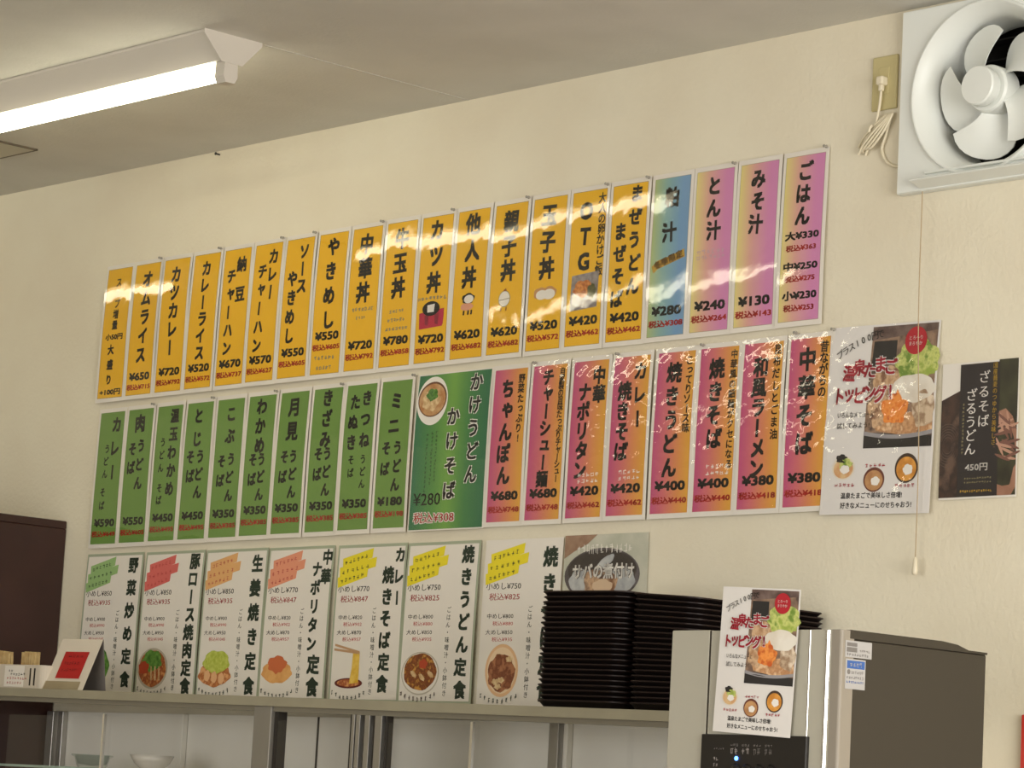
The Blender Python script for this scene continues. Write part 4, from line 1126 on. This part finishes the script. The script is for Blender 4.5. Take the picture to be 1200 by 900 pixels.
# ================================================================== MACHINE
t = thing('side_counter', (1.9, -.72, 0), 'low counter carrying the silver machine, below the picture', 'counter')
m = MB(); m.box(-.6, .6, -.22, .25, 0, .93, CABW, .004); m.build('body', t)
m = MB(); m.box(-.62, .62, -.25, .27, .93, .97, ALU, .004); m.build('worktop', t)

MX0, MX1, MF, MBK, MT, MBOT = 1.5065, 1.8794, -.85, -.4815, 1.5175, .97
BRN = mat('machine_brown', srgb(58, 52, 43), 0.5, 0.25)
SLV = mat('machine_silver', srgb(178, 174, 160), 0.5, 0.12, spec=.3)
SLV2 = mat('machine_silver_dark', srgb(166, 162, 150), 0.45, 0.35)
BLK = mat('machine_black', srgb(34, 31, 29), 0.3)
t = thing('drink_machine', ((MX0 + MX1) / 2, (MF + MBK) / 2, MBOT), 'silver-fronted machine with a dark brown side and black button panel, lower right', 'machine')
ox, oy, oz = t.location
def mb_box(a, b, c, d, e_, f, mm, bv=0.0): return MB().box(a - ox, b - ox, c - oy, d - oy, e_ - oz, f - oz, mm, bv)
mb_box(MX0 + .004, MX1 - .001, MF + .02, MBK, MBOT + .012, MT - .014, BRN, .003).build('body', t)
m = MB()
pts = [(MF + .02 - oy, MT - .014 - oz), (MF + .02 - oy, MT - oz), (-.60 - oy, MT - oz), (-.56 - oy, MT - .003 - oz), (-.5315 - oy, MT - .010 - oz), (MBK - oy, MT - .0105 - oz), (MBK - oy, MT - .014 - oz)]
m.prism(pts, 'x', MX0 + .004 - ox, MX1 + .0006 - ox, BRN); m.build('top_lid', t)
mb_box(MX0, MX0 + .087, MF - .001, MF + .03, MBOT + .012, MT, SLV, .002).build('front_panel', t)
m = MB()
arc = [(MX0 + .088 - ox, MF + .03 - oy), (MX0 + .088 - ox, MF + .002 - oy), (MX0 + .090 - ox, MF - oy), (MX1 - .021 - ox, MF - oy), (MX1 - .021 - ox, MF + .03 - oy)]
m.prism(arc, 'z', MBOT + .012 - oz, MT - .001 - oz, SLV); m.build('front_door', t)
m = MB(); R5 = .005
arc = [(MX1 - .021 - ox, MF + .03 - oy), (MX1 - .021 - ox, MF - oy)] + [(MX1 - R5 + R5 * math.sin(a) - ox, MF + R5 - R5 * math.cos(a) - oy) for a in [PI / 2 * k / 6 for k in range(7)]] + [(MX1 - ox, MF + .03 - oy)]
m.prism(arc, 'z', MBOT + .012 - oz, MT - .001 - oz, mat('corner_grey', srgb(142, 134, 122), .5)); m.build('corner_trim', t)
mb_box(MX0 + .0865, MX0 + .0885, MF - .0005, MF + .02, MBOT + .012, MT - .001, BRN).build('door_seam', t)
for xc, r in ((1.8125, .0030), (1.8500, .0050)):
    m = MB(); m.prism([(xc - ox + r * math.cos(a), MF - oy + .002 + r * .9 * math.sin(a)) for a in [2 * PI * k / 20 for k in range(20)]], 'z', MBOT + .014 - oz, MT - .002 - oz, CHROME, True); m.build('chrome_strip', t)
cp = mb_box(1.5885, 1.8195, MF - .006, MF + .004, 1.03, 1.3465, BLK, .002).build('control_panel', t)
PF = MF - .0065 - oy
sfp = Surf((1.5885 - ox, PF, 1.3465 - oz), (1, 0, 0), (0, 0, -1), (0, -1, 0), .231, .3)
m = MB(); gl_ = mat('panel_grey', srgb(130, 124, 120), .5)
sfp.scrib(m, .030, .022, .024, .003, .0002, gl_, 5)
for k, a in enumerate((.067, .092, .117, .142)):
    sfp.scrib(m, a, .015, .018, .004, .0002, gl_, 3); sfp.scrib(m, a, .021, .018, .012, .0002, mat('panel_white', srgb(176, 168, 164), .5) if k < 2 else gl_, 2)
for b in (.037, .047): sfp.scrib(m, .03, b, .012, .006, .0002, mat('panel_white', srgb(176, 168, 164), .5), 2)
m.build('panel_print', cp)
m = MB(); m.lathe([(.0035, 0), (.0035, -.0015), (.002, -.0025), (.0, -.003)], (1.5885 + .0815 - ox, PF, 1.3465 - .0385 - oz), 'y', mat('blue_led', (.08, .25, 1.0), .4, emit=6), 14); m.build('indicator', cp)
for k in range(4):
    m = MB(); cxp = (1.5885 + .0805 + .0255 * k - ox, PF, 1.3465 - .057 - oz)
    m.lathe([(.0105, 0), (.0105, -.001), (.0095, -.0015), (.0095, -.0005), (.0085, -.0005), (.0085, -.004), (.007, -.005), (.0, -.005)], cxp, 'y', mat('button_black', srgb(20, 18, 18), .25), 28, True, False)
    m.build('button', cp)
mb_box(1.60, 1.81, MF - .02, MF + .004, .985, 1.02, BLK, .003).build('drip_tray', t)
for (a, b) in ((MX0 + .02, MF + .05), (MX1 - .05, MF + .05), (MX0 + .02, MBK - .05), (MX1 - .05, MBK - .05)):
    mb_box(a, a + .03, b, b + .03, MBOT, MBOT + .013, BLK, .002).build('foot', t)
STKW = mat('sticker_white', srgb(168, 166, 166), .4); STKG = mat('sticker_grey', srgb(112, 108, 106), .4); STKB = mat('sticker_blue', srgb(52, 92, 160), .4)
sfs = Surf((MX1 - ox, -.8409 - oy, 1.5004 - oz), (0, 1, 0), (0, 0, -1), (1, 0, 0), .3, .3)
m = MB(); sfs.slab(m, 0, 0, .0640, .0265, 0, .0006, STKW, 2, 2)
sfs.poly(m, [(.003, .003), (.028, .003), (.028, .009), (.003, .009)], .0008, STKG); sfs.poly(m, [(.003, .0105), (.028, .0105), (.028, .018), (.003, .018)], .0008, STKG)
sfs.scrib(m, .003, .0195, .055, .005, .0008, STKG, 9); sfs.scrib(m, .034, .013, .026, .004, .0008, STKG, 5)
o = m.build('sticker', t); o['label'] = 'silver sticker with dark blocks'
m = MB(); sfs.slab(m, .002, .029, .050, .0765, 0, .0006, STKW, 2, 2)
sfs.poly(m, [(.005, .0315), (.048, .0315), (.048, .044), (.005, .044)], .0008, STKB)
sfs.scrib(m, .012, .034, .03, .008, .001, STKW, 4); sfs.ell(m, .0095, .0495, .004, .004, .0008, STKG, 16); sfs.scrib(m, .016, .0475, .03, .005, .0008, STKG, 7)
sfs.scrib(m, .005, .056, .042, .005, .0008, STKG, 8); sfs.scrib(m, .005, .0635, .043, .004, .0008, STKB, 9)
o = m.build('sticker', t); o['label'] = 'white sticker with a blue band'

def bowc(a, b): return .0022 + .0015 * max(0, 1 - b / .11) ** 2 + .0012 * math.sin(a * 25)
t = thing('topping_poster', (1.6275, MF - .006, 1.5885), 'small white food poster with red title, taped to the silver machine', 'poster', 'egg topping posters')
t.rotation_euler = (0, .05, 0)
topping(t, Surf((0, 0, 0), (1, 0, 0), (0, 0, -1), (0, -1, 0), .1690, .2375, bowc), .1690, .2375, None)
